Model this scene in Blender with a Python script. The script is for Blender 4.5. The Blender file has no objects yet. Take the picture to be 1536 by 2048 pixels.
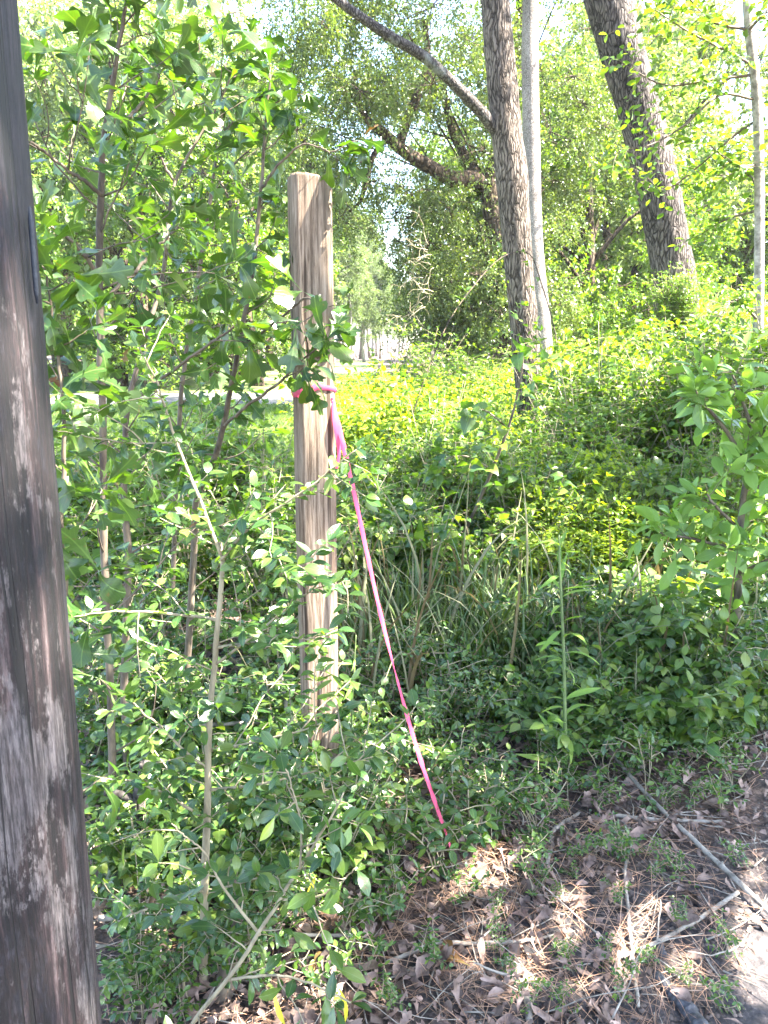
import bpy, math, random
import numpy as np
from mathutils import Vector, noise

SC = bpy.context.scene
COL = SC.collection
rng = np.random.default_rng(7)
random.seed(7)
R = math.radians

# ------------------------------------------------------------------ camera, sky, sun, exposure
CAMH = 1.55
PITCH = R(12.6)
F = 1538.0            # focal length in pixels of the 1536 x 2048 photograph
cam_d = bpy.data.cameras.new('camera')
cam = bpy.data.objects.new('camera', cam_d)
COL.objects.link(cam)
cam.location = (0, 0, CAMH)
cam.rotation_euler = (R(90) - PITCH, 0, 0)
cam_d.sensor_fit = 'VERTICAL'
cam_d.sensor_height = 24
cam_d.lens = 24 * F / 2048
cam_d.clip_start = 0.05
cam_d.clip_end = 2000
cam_d.dof.use_dof = True
cam_d.dof.focus_distance = 2.8
cam_d.dof.aperture_fstop = 28.0
SC.camera = cam

SUN = Vector((0.88, -0.22, 1.38)).normalized()     # direction towards the sun
world = bpy.data.worlds.new('World')
SC.world = world
world.use_nodes = True
wn = world.node_tree.nodes
bg = wn['Background']
sky = wn.new('ShaderNodeTexSky')
sky.sky_type = 'NISHITA'
sky.sun_disc = False
sky.sun_elevation = math.asin(SUN.z)
sky.sun_rotation = math.atan2(SUN.x, SUN.y)
sky.air_density = 1.0
sky.dust_density = 1.2
world.node_tree.links.new(sky.outputs[0], bg.inputs[0])
bg.inputs[1].default_value = 0.105
sd = bpy.data.lights.new('sun', 'SUN')
sd.energy = 5.0
sd.angle = R(0.5)
sd.color = (1.0, 0.95, 0.86)
so = bpy.data.objects.new('sun', sd)
COL.objects.link(so)
so.rotation_euler = SUN.to_track_quat('Z', 'Y').to_euler()
SC.view_settings.view_transform = 'Standard'
SC.view_settings.look = 'None'
SC.view_settings.gamma = 1.0
SC.view_settings.exposure = 3.9
SC.view_settings.use_white_balance = True
SC.view_settings.white_balance_temperature = 6650
SC.view_settings.white_balance_tint = 10
SC.cycles.max_bounces = 7
SC.cycles.diffuse_bounces = 3
SC.cycles.glossy_bounces = 2
SC.cycles.transmission_bounces = 4
SC.cycles.transparent_max_bounces = 4

# ------------------------------------------------------------------ helpers
def at(px, py, D):
    """photo pixel (1536 x 2048) at a forward distance D (metres) -> world point"""
    u = (px - 768) / F
    v = (1024 - py) / F
    dy = math.cos(PITCH) + v * math.sin(PITCH)
    dz = -math.sin(PITCH) + v * math.cos(PITCH)
    t = D / dy
    return np.array((u * t, D, CAMH + dz * t))

def hgt(x, y):
    return np.clip((7.0 - np.hypot(x, y)) / 2.5, 0, 1) * hgt0(x, y)
def hgt0(x, y):
    return 0.03 * np.sin(1.7 * x + 0.6) * np.sin(1.3 * y + 1.1) + 0.012 * np.sin(5.1 * x + 2 * y) * np.sin(4.3 * y - x)

def gnd(px, py):
    u = (px - 768) / F
    v = (1024 - py) / F
    dy = math.cos(PITCH) + v * math.sin(PITCH)
    dz = -math.sin(PITCH) + v * math.cos(PITCH)
    t = -CAMH / dz
    x, y = u * t, dy * t
    return np.array((x, y, float(hgt(x, y))))

def pxm(n, D):
    return n * D / F

def nrm(a):
    a = np.asarray(a, float)
    l = np.linalg.norm(a, axis=-1, keepdims=True)
    return a / np.maximum(l, 1e-9)

class MB:
    def __init__(s):
        s.V, s.L, s.S, s.U, s.n = [], [], [], [], 0
    def add(s, V, L, S, U=None):
        V = np.asarray(V, np.float32)
        s.V.append(V); s.L.append(np.asarray(L, np.int64) + s.n); s.S.append(np.asarray(S, np.int32))
        s.U.append(np.zeros((len(V), 2), np.float32) if U is None else np.asarray(U, np.float32))
        s.n += len(V)
    def tube(s, pts, rad, sides=6, cap=True, twist=0):
        pts = np.asarray(pts, float); k = len(pts)
        rad = np.broadcast_to(np.asarray(rad, float), (k,))
        T = np.gradient(pts, axis=0); T = nrm(T)
        ref = np.array((0, 0, 1.0)) if abs(T[0][2]) < 0.9 else np.array((1.0, 0, 0))
        A = np.zeros((k, 3)); a = nrm(np.cross(T[0], ref))
        for i in range(k):
            a = a - T[i] * a.dot(T[i]); a = a / max(np.linalg.norm(a), 1e-9); A[i] = a
        B = np.cross(T, A)
        th = np.linspace(0, 2 * math.pi, sides, endpoint=False)
        c, sn = np.cos(th), np.sin(th)
        V = pts[:, None, :] + rad[:, None, None] * (A[:, None, :] * c[None, :, None] + B[:, None, :] * sn[None, :, None])
        V = V.reshape(-1, 3)
        i = np.arange(k - 1)[:, None]; j = np.arange(sides)[None, :]; j2 = (j + 1) % sides
        q = np.stack([i * sides + j, i * sides + j2, (i + 1) * sides + j2, (i + 1) * sides + j], -1).reshape(-1)
        S = [4] * ((k - 1) * sides)
        if cap:
            q = np.concatenate([q, np.arange(sides)[::-1], np.arange(sides) + (k - 1) * sides]); S += [sides, sides]
        s.add(V, q, S)
    def build_each(s, name, mat, parent=None):
        for V, L, S, U in zip(s.V, s.L, s.S, s.U):
            q = MB(); q.add(V, L - L.min(), S, U); q.build(name, mat, parent)
    def build(s, name, mat, parent=None, smooth=True):
        me = bpy.data.meshes.new(name)
        if s.V:
            V = np.concatenate(s.V); L = np.concatenate(s.L); S = np.concatenate(s.S); U = np.concatenate(s.U)
            me.vertices.add(len(V)); me.vertices.foreach_set('co', V.ravel())
            me.loops.add(len(L)); me.loops.foreach_set('vertex_index', L.astype(np.int32))
            me.polygons.add(len(S))
            st = np.concatenate([[0], np.cumsum(S)[:-1]]).astype(np.int32)
            me.polygons.foreach_set('loop_start', st); me.polygons.foreach_set('loop_total', S)
            me.polygons.foreach_set('use_smooth', np.full(len(S), smooth))
            uv = me.uv_layers.new(name='UVMap')
            uv.data.foreach_set('uv', U[L].ravel())
            me.update(calc_edges=True); me.validate()
        if mat: me.materials.append(mat)
        o = bpy.data.objects.new(name, me); COL.objects.link(o)
        if parent is not None: o.parent = parent
        return o

def empty(name, loc=(0, 0, 0), rz=0, label=None, cat=None, group=None):
    o = bpy.data.objects.new(name, None); COL.objects.link(o)
    o.location = tuple(loc); o.rotation_euler = (0, 0, rz); o.empty_display_size = 0.1
    tag(o, label, cat, group)
    return o

def tag(o, label=None, cat=None, group=None, kind=None):
    if label: o['label'] = label
    if cat: o['category'] = cat
    if group: o['group'] = group
    if kind: o['kind'] = kind
    return o

def copy_tree(o, parent=None):
    c = o.copy(); COL.objects.link(c)
    if parent is not None: c.parent = parent
    for ch in KIDS.get(o.name, []): copy_tree(ch, c)
    return c
KIDS = {}
def reg(root, *kids):
    KIDS[root.name] = list(kids); return root

# ------------------------------------------------------------------ node helpers
def newmat(name):
    m = bpy.data.materials.new(name); m.use_nodes = True
    nt = m.node_tree; nt.nodes.clear()
    return m, nt, nt.nodes, nt.links

def N(nt, typ, **kw):
    n = nt.nodes.new('ShaderNode' + typ)
    for k, v in kw.items():
        if k.startswith('i_'):
            key = k[2:]
            key = int(key) if key.isdigit() else key.replace('_', ' ')
            n.inputs[key].default_value = v
        else: setattr(n, k, v)
    return n

def ramp(nt, stops, interp='LINEAR'):
    r = nt.nodes.new('ShaderNodeValToRGB'); r.color_ramp.interpolation = interp
    e = r.color_ramp.elements
    while len(e) < len(stops): e.new(0.5)
    for i, (p, c) in enumerate(stops):
        e[i].position = p; e[i].color = (*c, 1) if len(c) == 3 else c
    return r

def leaf_mat(name, cols, transl=0.4, tcol=(1.5, 1.7, 0.5), rough=0.42, veins=False, spec=0.4, holes=0, spots=0.0):
    """cols: list of albedos spread over the leaves at random"""
    m, nt, nodes, lk = newmat(name)
    geo = N(nt, 'NewGeometry'); oi = N(nt, 'ObjectInfo')
    ad = N(nt, 'Math', operation='ADD'); lk.new(geo.outputs['Random Per Island'], ad.inputs[0])
    mu = N(nt, 'Math', operation='MULTIPLY', i_1=0.37); lk.new(oi.outputs['Random'], mu.inputs[0]); lk.new(mu.outputs[0], ad.inputs[1])
    fr = N(nt, 'Math', operation='FRACT'); lk.new(ad.outputs[0], fr.inputs[0])
    n = len(cols); r = ramp(nt, [(i / max(1, n - 1), c) for i, c in enumerate(cols)])
    lk.new(fr.outputs[0], r.inputs[0]); col = r.outputs[0]
    bumph = None
    if veins:
        uv = N(nt, 'UVMap'); sx = N(nt, 'SeparateXYZ'); lk.new(uv.outputs[0], sx.inputs[0])
        ab = N(nt, 'Math', operation='ABSOLUTE'); lk.new(sx.outputs[0], ab.inputs[0])
        mid = N(nt, 'MapRange', i_1=0.0, i_2=0.07, i_3=1.0, i_4=0.0); lk.new(ab.outputs[0], mid.inputs[0])
        sub = N(nt, 'Math', operation='MULTIPLY_ADD', i_1=-0.55); lk.new(ab.outputs[0], sub.inputs[0]); lk.new(sx.outputs[1], sub.inputs[2])
        fq = N(nt, 'Math', operation='MULTIPLY', i_1=48.0); lk.new(sub.outputs[0], fq.inputs[0])
        sn = N(nt, 'Math', operation='SINE'); lk.new(fq.outputs[0], sn.inputs[0])
        vr = N(nt, 'MapRange', i_1=0.90, i_2=1.0, i_3=0.0, i_4=0.30); lk.new(sn.outputs[0], vr.inputs[0])
        mx = N(nt, 'Math', operation='MAXIMUM'); lk.new(mid.outputs[0], mx.inputs[0]); lk.new(vr.outputs[0], mx.inputs[1])
        hf = N(nt, 'Math', operation='MULTIPLY', i_1=0.38); lk.new(mx.outputs[0], hf.inputs[0])
        mc = N(nt, 'MixRGB', blend_type='MIX'); mc.inputs[2].default_value = (0.22, 0.32, 0.10, 1)
        lk.new(hf.outputs[0], mc.inputs[0]); lk.new(col, mc.inputs[1]); col = mc.outputs[0]
        bumph = mx.outputs[0]
    if spots:
        tc = N(nt, 'TexCoord'); no = N(nt, 'TexNoise', i_Scale=90.0, i_Detail=2.0); lk.new(tc.outputs['Object'], no.inputs['Vector'])
        mr = N(nt, 'MapRange', i_1=0.66, i_2=0.72, i_3=0.0, i_4=spots); lk.new(no.outputs[0], mr.inputs[0])
        mc = N(nt, 'MixRGB'); mc.inputs[2].default_value = (0.10, 0.06, 0.02, 1)
        lk.new(mr.outputs[0], mc.inputs[0]); lk.new(col, mc.inputs[1]); col = mc.outputs[0]
    # the underside of a leaf is paler
    bf = N(nt, 'MixRGB'); lk.new(geo.outputs['Backfacing'], bf.inputs[0]); lk.new(col, bf.inputs[1])
    pl = N(nt, 'MixRGB', blend_type='MIX', i_0=0.35); lk.new(col, pl.inputs[1]); pl.inputs[2].default_value = (0.16, 0.22, 0.11, 1)
    lk.new(pl.outputs[0], bf.inputs[2])
    p = N(nt, 'BsdfPrincipled'); lk.new(bf.outputs[0], p.inputs['Base Color'])
    p.inputs['Roughness'].default_value = rough; p.inputs['Specular IOR Level'].default_value = spec
    if bumph is not None:
        b = N(nt, 'Bump', i_Strength=0.35, i_Distance=0.001); b.invert = True; lk.new(bumph, b.inputs['Height']); lk.new(b.outputs[0], p.inputs['Normal'])
    t = N(nt, 'BsdfTranslucent'); tm = N(nt, 'MixRGB', blend_type='MULTIPLY', i_0=1.0); lk.new(col, tm.inputs[1]); tm.inputs[2].default_value = (*tcol, 1)
    lk.new(tm.outputs[0], t.inputs[0])
    mix = N(nt, 'MixShader', i_0=transl); lk.new(p.outputs[0], mix.inputs[1]); lk.new(t.outputs[0], mix.inputs[2])
    out = N(nt, 'OutputMaterial'); lk.new(mix.outputs[0], out.inputs[0])
    return m

def plain_mat(name, c1, c2, scale=20, rough=0.85, stretch=(1, 1, 1), bump=0.3, detail=5, lo=0.35, hi=0.65, island=False, bd=0.01):
    m, nt, nodes, lk = newmat(name)
    tc = N(nt, 'TexCoord'); mp = N(nt, 'Mapping'); mp.inputs['Scale'].default_value = stretch
    lk.new(tc.outputs['Object'], mp.inputs[0])
    no = N(nt, 'TexNoise', i_Scale=scale, i_Detail=detail, i_Roughness=0.65); lk.new(mp.outputs[0], no.inputs['Vector'])
    r = ramp(nt, [(lo, c1), (hi, c2)]); lk.new(no.outputs[0], r.inputs[0]); col = r.outputs[0]
    if island:
        geo = N(nt, 'NewGeometry'); mr = N(nt, 'MapRange', i_3=0.45, i_4=1.5); lk.new(geo.outputs['Random Per Island'], mr.inputs[0])
        mc = N(nt, 'MixRGB', blend_type='MULTIPLY', i_0=1.0); lk.new(col, mc.inputs[1]); lk.new(mr.outputs[0], mc.inputs[2]); col = mc.outputs[0]
    p = N(nt, 'BsdfPrincipled'); lk.new(col, p.inputs['Base Color']); p.inputs['Roughness'].default_value = rough
    if bump:
        b = N(nt, 'Bump', i_Strength=bump, i_Distance=bd); lk.new(no.outputs[0], b.inputs['Height']); lk.new(b.outputs[0], p.inputs['Normal'])
    out = N(nt, 'OutputMaterial'); lk.new(p.outputs[0], out.inputs[0])
    return m

def bark_mat(name, dark, light, scale=9, zs=0.16, bump=1.0, dist=0.03, lichen=None):
    """furrowed bark: stretched cells give plates, noise breaks them"""
    m, nt, nodes, lk = newmat(name)
    tc = N(nt, 'TexCoord')
    wob = N(nt, 'TexNoise', i_Scale=3.0, i_Detail=4.0); lk.new(tc.outputs['Object'], wob.inputs['Vector'])
    va = N(nt, 'VectorMath', operation='MULTIPLY_ADD'); va.inputs[1].default_value = (0.16, 0.16, 0.45)
    lk.new(wob.outputs['Color'], va.inputs[0]); lk.new(tc.outputs['Object'], va.inputs[2])
    mp = N(nt, 'Mapping'); mp.inputs['Scale'].default_value = (1, 1, zs); lk.new(va.outputs[0], mp.inputs[0])
    vo = N(nt, 'TexVoronoi', feature='DISTANCE_TO_EDGE', i_Scale=scale * 2.0); lk.new(mp.outputs[0], vo.inputs['Vector'])
    vr = N(nt, 'MapRange', i_1=0.0, i_2=0.26); lk.new(vo.outputs['Distance'], vr.inputs[0])
    hn = N(nt, 'TexNoise', i_Scale=scale * .9, i_Detail=4.0); mph = N(nt, 'Mapping'); mph.inputs['Scale'].default_value = (1, 1, .5); lk.new(tc.outputs['Object'], mph.inputs[0]); lk.new(mph.outputs[0], hn.inputs['Vector'])
    hr = N(nt, 'MapRange', i_1=0.50, i_2=0.64, i_3=0.0, i_4=0.6); lk.new(hn.outputs[0], hr.inputs[0]); hx_ = N(nt, 'Math', operation='MAXIMUM'); lk.new(vr.outputs[0], hx_.inputs[0]); lk.new(hr.outputs[0], hx_.inputs[1]); vr = hx_
    n2 = N(nt, 'TexNoise', i_Scale=scale * 3.0, i_Detail=6.0, i_Roughness=0.7)
    mp2 = N(nt, 'Mapping'); mp2.inputs['Scale'].default_value = (1, 1, zs * 1.8); lk.new(tc.outputs['Object'], mp2.inputs[0]); lk.new(mp2.outputs[0], n2.inputs['Vector'])
    ml = N(nt, 'Math', operation='MULTIPLY'); lk.new(vr.outputs[0], ml.inputs[0]); lk.new(n2.outputs[0], ml.inputs[1])
    r = ramp(nt, [(0.06, dark), (0.34, tuple((a + b) / 2 for a, b in zip(dark, light))), (0.62, light)]); lk.new(ml.outputs[0], r.inputs[0]); col = r.outputs[0]
    big = N(nt, 'TexNoise', i_Scale=1.6, i_Detail=3.0); lk.new(tc.outputs['Object'], big.inputs['Vector'])
    br = N(nt, 'MapRange', i_1=0.35, i_2=0.65, i_3=0.75, i_4=1.2); lk.new(big.outputs[0], br.inputs[0])
    mc = N(nt, 'MixRGB', blend_type='MULTIPLY', i_0=1.0); lk.new(col, mc.inputs[1]); lk.new(br.outputs[0], mc.inputs[2]); col = mc.outputs[0]
    if lichen:
        ln = N(nt, 'TexNoise', i_Scale=5.0, i_Detail=6.0, i_Roughness=0.7); lk.new(tc.outputs['Object'], ln.inputs['Vector'])
        lr = N(nt, 'MapRange', i_1=0.55, i_2=0.66, i_3=0.0, i_4=0.6); lk.new(ln.outputs[0], lr.inputs[0])
        mc = N(nt, 'MixRGB'); mc.inputs[2].default_value = (*lichen, 1); lk.new(lr.outputs[0], mc.inputs[0]); lk.new(col, mc.inputs[1]); col = mc.outputs[0]
    p = N(nt, 'BsdfPrincipled'); lk.new(col, p.inputs['Base Color']); p.inputs['Roughness'].default_value = 0.9
    p.inputs['Specular IOR Level'].default_value = 0.2
    b = N(nt, 'Bump', i_Strength=bump, i_Distance=dist); lk.new(ml.outputs[0], b.inputs['Height']); lk.new(b.outputs[0], p.inputs['Normal'])
    out = N(nt, 'OutputMaterial'); lk.new(p.outputs[0], out.inputs[0])
    return m

MAT = {}
MAT['oak_leaf'] = leaf_mat('oak_leaf', [(0.020, 0.050, 0.012), (0.034, 0.075, 0.012), (0.028, 0.060, 0.017), (0.067, 0.120, 0.012), (0.028, 0.058, 0.016)], 0.33, (1.8, 2.1, 0.3), 0.30, veins=True, spec=0.5, spots=0.8)
MAT['brown_leaf'] = leaf_mat('brown_leaf', [(0.12, 0.04, 0.015), (0.22, 0.13, 0.04), (0.16, 0.07, 0.03)], 0.2, (1.3, 1, 0.5), 0.6, veins=True)
MAT['privet_leaf'] = leaf_mat('privet_leaf', [(0.020, 0.055, 0.014), (0.039, 0.095, 0.022), (0.090, 0.155, 0.025), (0.028, 0.070, 0.020), (0.134, 0.190, 0.036)], 0.34, (1.7, 1.9, 0.35), 0.27, veins=True, spec=0.7, spots=0.7)
MAT['broad_leaf'] = leaf_mat('broad_leaf', [(0.031, 0.075, 0.013), (0.067, 0.130, 0.016), (0.034, 0.085, 0.023), (0.123, 0.190, 0.025), (0.168, 0.210, 0.047)], 0.42, (1.7, 1.8, 0.3), 0.34, veins=True, spec=0.6, spots=0.7)
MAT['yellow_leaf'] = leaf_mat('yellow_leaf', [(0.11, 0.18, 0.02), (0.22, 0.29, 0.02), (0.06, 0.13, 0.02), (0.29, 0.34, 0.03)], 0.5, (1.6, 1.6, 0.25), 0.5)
MAT['bay_leaf'] = leaf_mat('bay_leaf', [(0.134, 0.230, 0.058), (0.179, 0.280, 0.065), (0.112, 0.200, 0.050)], 0.36, (1.5, 1.7, 0.4), 0.38, veins=True)
MAT['lance_leaf'] = leaf_mat('lance_leaf', [(0.123, 0.230, 0.043), (0.168, 0.280, 0.050), (0.224, 0.310, 0.058)], 0.42, (1.5, 1.6, 0.35), 0.45, veins=True)
MAT['bright_yellow'] = leaf_mat('bright_yellow', [(0.55, 0.55, 0.02), (0.6, 0.5, 0.05)], 0.4, (1.2, 1.2, 0.4), 0.5, veins=True)
MAT['grass'] = leaf_mat('grass', [(0.034, 0.080, 0.016), (0.050, 0.100, 0.019), (0.101, 0.130, 0.029), (0.034, 0.070, 0.018)], 0.35, (1.5, 1.6, 0.4), 0.4)
MAT['dry_grass'] = leaf_mat('dry_grass', [(0.22, 0.17, 0.09), (0.12, 0.085, 0.045)], 0.2, (1.2, 1.1, 0.7), 0.6)
MAT['lawn_grass'] = leaf_mat('lawn_grass', [(0.12, 0.19, 0.04), (0.17, 0.24, 0.05), (0.09, 0.15, 0.04)], 0.4, (1.4, 1.4, 0.4), 0.6)
MAT['live_oak_leaf'] = leaf_mat('live_oak_leaf', [(0.11, 0.155, 0.045), (0.050, 0.080, 0.020), (0.090, 0.130, 0.032), (0.157, 0.190, 0.043), (0.067, 0.100, 0.032)], 0.36, (1.5, 1.6, 0.45), 0.3, spec=0.5)
MAT['far_leaf'] = leaf_mat('far_leaf', [(0.09, 0.135, 0.06), (0.15, 0.20, 0.08), (0.20, 0.25, 0.10), (0.12, 0.16, 0.08)], 0.42, (1.4, 1.5, 0.5), 0.5)
MAT['right_leaf'] = leaf_mat('right_leaf', [(0.039, 0.085, 0.014), (0.078, 0.150, 0.020), (0.146, 0.220, 0.029), (0.056, 0.110, 0.022)], 0.45, (1.7, 1.7, 0.35), 0.36)
MAT['pine_needle'] = leaf_mat('pine_needle', [(0.12, 0.17, 0.06), (0.15, 0.21, 0.07), (0.10, 0.15, 0.06)], 0.3, (1.3, 1.3, 0.5), 0.5)
MAT['canopy_leaf'] = MAT['live_oak_leaf']
MAT['bark_oak'] = bark_mat('bark_oak', (0.022, 0.016, 0.012), (0.205, 0.165, 0.135), 15, 0.13, 1.0, 0.03)
MAT['bark_right'] = bark_mat('bark_right', (0.018, 0.014, 0.012), (0.165, 0.138, 0.12), 16, 0.17, 1.0, 0.028)
MAT['bark_limb'] = bark_mat('bark_limb', (0.022, 0.018, 0.016), (0.12, 0.105, 0.095), 16, 0.5, 0.8, 0.015, lichen=(0.20, 0.21, 0.19))
MAT['bark_dark'] = bark_mat('bark_dark', (0.02, 0.014, 0.01), (0.12, 0.085, 0.06), 6, 0.4, 0.8, 0.03, lichen=(0.14, 0.13, 0.05))
MAT['bark_pale'] = bark_mat('bark_pale', (0.11, 0.092, 0.08), (0.30, 0.265, 0.24), 26, 0.6, 0.6, 0.012)
MAT['bark_slim'] = plain_mat('bark_slim', (0.11, 0.095, 0.08), (0.36, 0.33, 0.29), 18, 0.85, (1, 1, 1.2), 0.5, bd=0.01)
MAT['stem_brown'] = plain_mat('stem_brown', (0.05, 0.035, 0.025), (0.17, 0.13, 0.09), 30, 0.8, (1, 1, 0.3), 0.4, bd=0.002)
MAT['stem_tan'] = plain_mat('stem_tan', (0.16, 0.13, 0.08), (0.34, 0.28, 0.18), 30, 0.8, (1, 1, 0.3), 0.4, bd=0.002)
MAT['stem_green'] = plain_mat('stem_green', (0.06, 0.10, 0.03), (0.13, 0.17, 0.06), 40, 0.7, (1, 1, 0.3), 0.2, bd=0.002)
MAT['stick'] = plain_mat('stick', (0.10, 0.08, 0.065), (0.40, 0.35, 0.29), 22, 0.85, (1, 1, 1), 0.5, bd=0.003)
MAT['char'] = plain_mat('char', (0.012, 0.012, 0.015), (0.07, 0.07, 0.08), 30, 0.6, (1, 1, 1), 0.9, bd=0.01)
MAT['litter'] = plain_mat('litter', (0.055, 0.032, 0.026), (0.36, 0.245, 0.195), 14, 0.75, (1, 1, 1), 0.3, island=True, bd=0.002)
MAT['needle'] = plain_mat('needle', (0.20, 0.10, 0.055), (0.42, 0.25, 0.16), 8, 0.7, (1, 1, 1), 0.0, island=True)
MAT['asphalt'] = plain_mat('asphalt', (0.07, 0.07, 0.072), (0.11, 0.107, 0.104), 60, 0.9, bump=0.1)

# ------------------------------------------------------------------ leaf templates
def strip_leaf(pairs, curl=0.0, fold=0.25, bend=0.0, twist=0.0, asym=0.0, wave=0.0):
    """pairs: (mid_y, edge_w, edge_y) from base to tip. Builds both halves with a midrib fold."""
    V, U, Lp, S = [], [], [], []
    wm = max(p[1] for p in pairs)
    for k, (m, w, y) in enumerate(pairs):
        V.append((0, m, 0)); U.append((0, m))
        for sgn in (-1, 1):
            ww = w * (1 + asym * sgn); yy = y + 0.03 * asym * sgn
            V.append((sgn * ww, yy, fold * ww + wave * ww * math.sin(9 * y + 2 * sgn))); U.append((sgn * ww / wm, yy))
    for k in range(len(pairs) - 1):
        a, b = 3 * k, 3 * (k + 1)
        Lp += [a, b, b + 1, a + 1, a, a + 2, b + 2, b]; S += [4, 4]
    V = np.array(V, float)
    y = V[:, 1].copy()
    # bend along the length, then twist
    if bend:
        ang = bend * y; r = 1.0 / bend
        ny = r * np.sin(ang) - V[:, 2] * np.sin(ang); nz = -r * (1 - np.cos(ang)) + V[:, 2] * np.cos(ang)
        V[:, 1] = ny; V[:, 2] = nz
    if twist:
        a = twist * y; c, s_ = np.cos(a), np.sin(a)
        x, z = V[:, 0].copy(), V[:, 2].copy()
        V[:, 0] = c * x - s_ * z; V[:, 2] = s_ * x + c * z
    return (V, np.array(Lp), np.array(S), np.array(U))

def simple_profile(n, w, tipsharp=1.0, peak=0.45, petiole=0.08):
    out = [(0, 0.008, 0)]
    out.append((petiole, 0.010, petiole))
    for i in range(1, n):
        t = i / n
        y = petiole + (1 - petiole) * t
        ww = w * (math.sin(math.pi * t ** (math.log(0.5) / math.log(peak)))) ** tipsharp
        out.append((y, ww, y))
    out.append((1.0, 0.002, 1.0))
    return out

OAK1 = [(0, .006, 0), (.12, .012, .12), (.26, .03, .27), (.40, .06, .41), (.54, .10, .56), (.66, .15, .69), (.74, .245, .81), (.78, .28, .87),
        (.81, .25, .91), (.84, .15, .905), (.88, .125, .93), (.93, .12, 1.0), (.97, .08, 1.04), (1.0, .015, 1.05)]
OAK2 = [(0, .006, 0), (.12, .012, .12), (.26, .045, .27), (.38, .085, .39), (.46, .16, .51), (.50, .195, .57), (.53, .18, .60), (.57, .105, .60), (.64, .11, .66),
        (.72, .20, .79), (.76, .25, .86), (.80, .22, .90), (.84, .12, .89), (.91, .10, .95), (.96, .07, 1.01), (1.0, .012, 1.03)]
OAK3 = [(0, .006, 0), (.10, .012, .10), (.24, .06, .24), (.38, .11, .38), (.50, .145, .50), (.60, .20, .63), (.68, .25, .74), (.76, .25, .84), (.82, .19, .89), (.88, .15, .93), (.94, .10, .98), (1.0, .012, 1.01)]
T_OAK = [strip_leaf([(m_, w_ * (.92 if w_ < .17 else 1.06) * (.8 if .1 < w_ < .17 else 1), y_) for m_, w_, y_ in p], fold=f, bend=b, twist=t, asym=a, wave=w) for p, f, b, t, a, w in
         [(OAK1, .25, .9, .3, .12, .3), (OAK1, .5, .3, -.4, -.1, .4), (OAK2, .3, .7, .2, .1, .3), (OAK2, .15, 1.3, -.3, -.15, .5),
          (OAK3, .35, .6, .3, -.1, .3), (OAK3, .2, 1.0, -.5, .15, .3), (OAK1, .1, -.4, .5, .05, .5), (OAK2, .6, .2, .6, 0, .2)]]
T_OVAL = [strip_leaf(simple_profile(6, .23, .8, .45), fold=f, bend=b, twist=t) for f, b, t in [(.25, .5, .1), (.4, .2, -.2), (.1, .9, .2), (.3, -.3, 0)]]
T_OBOV = [strip_leaf(simple_profile(6, .19, .85, .58), fold=f, bend=b, twist=t) for f, b, t in [(.3, .5, .1), (.45, .2, -.2), (.15, .8, .2)]]
T_LANCE = [strip_leaf(simple_profile(7, .078, .9, .40, .02), fold=f, bend=b, twist=t) for f, b, t in [(.3, 1.2, .2), (.5, .7, -.4), (.2, 1.7, .5), (.3, .3, .8)]]
HEART = [(0, .008, 0), (.15, .02, .15), (.17, .20, .10), (.24, .33, .18), (.36, .37, .33), (.50, .33, .50), (.66, .24, .66), (.80, .14, .81), (.91, .06, .91), (1.02, .005, 1.02)]
T_HEART = [strip_leaf(HEART, fold=f, bend=b, twist=t, wave=.15) for f, b, t in [(.2, .6, .1), (.35, .3, -.2), (.1, 1.0, .2)]]
def tooth():
    p = [(0, .008, 0), (.12, .01, .12)]
    for i in range(1, 7):
        t = i / 7; y = .12 + .88 * t; w = .30 * math.sin(math.pi * t ** .8)
        p += [(y - .03, w * 1.08, y + .02), (y, w * .88, y + .015)]
    p.append((1.03, .004, 1.03)); return p
T_TOOTH = [strip_leaf(tooth(), fold=f, bend=b, twist=t) for f, b, t in [(.2, .6, .1), (.35, .3, -.2), (.1, 1.0, .2)]]
def quad_leaf(w, fold, bend):
    V = np.array([(0, 0, 0), (w, .45, fold * w), (0, 1.0, -bend), (-w, .45, fold * w)], float)
    return (V, np.array([0, 1, 2, 0, 2, 3]), np.array([3, 3]), np.array([(0, 0), (1, .5), (0, 1), (-1, .5)]))
T_FAR = [quad_leaf(.26, .3, .15), quad_leaf(.34, .1, .3), quad_leaf(.20, .5, 0)]
T_NEEDLE = [quad_leaf(.05, .5, .2), quad_leaf(.05, .2, -.1)]
def mid_leaf(w):
    V = np.array([(0, 0, 0), (w * .8, .25, .2 * w), (w, .55, .2 * w), (0, 1.0, -.2), (-w, .55, .2 * w), (-w * .8, .25, .2 * w), (0, .5, -.02)], float)
    return (V, np.array([0, 1, 6, 1, 2, 6, 2, 3, 6, 3, 4, 6, 4, 5, 6, 5, 0, 6]), np.array([3] * 6), np.array([(0, 0), (1, .25), (1, .55), (0, 1), (-1, .55), (-1, .25), (0, .5)]))
T_MID = [mid_leaf(.26), mid_leaf(.32), mid_leaf(.21)]

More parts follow.
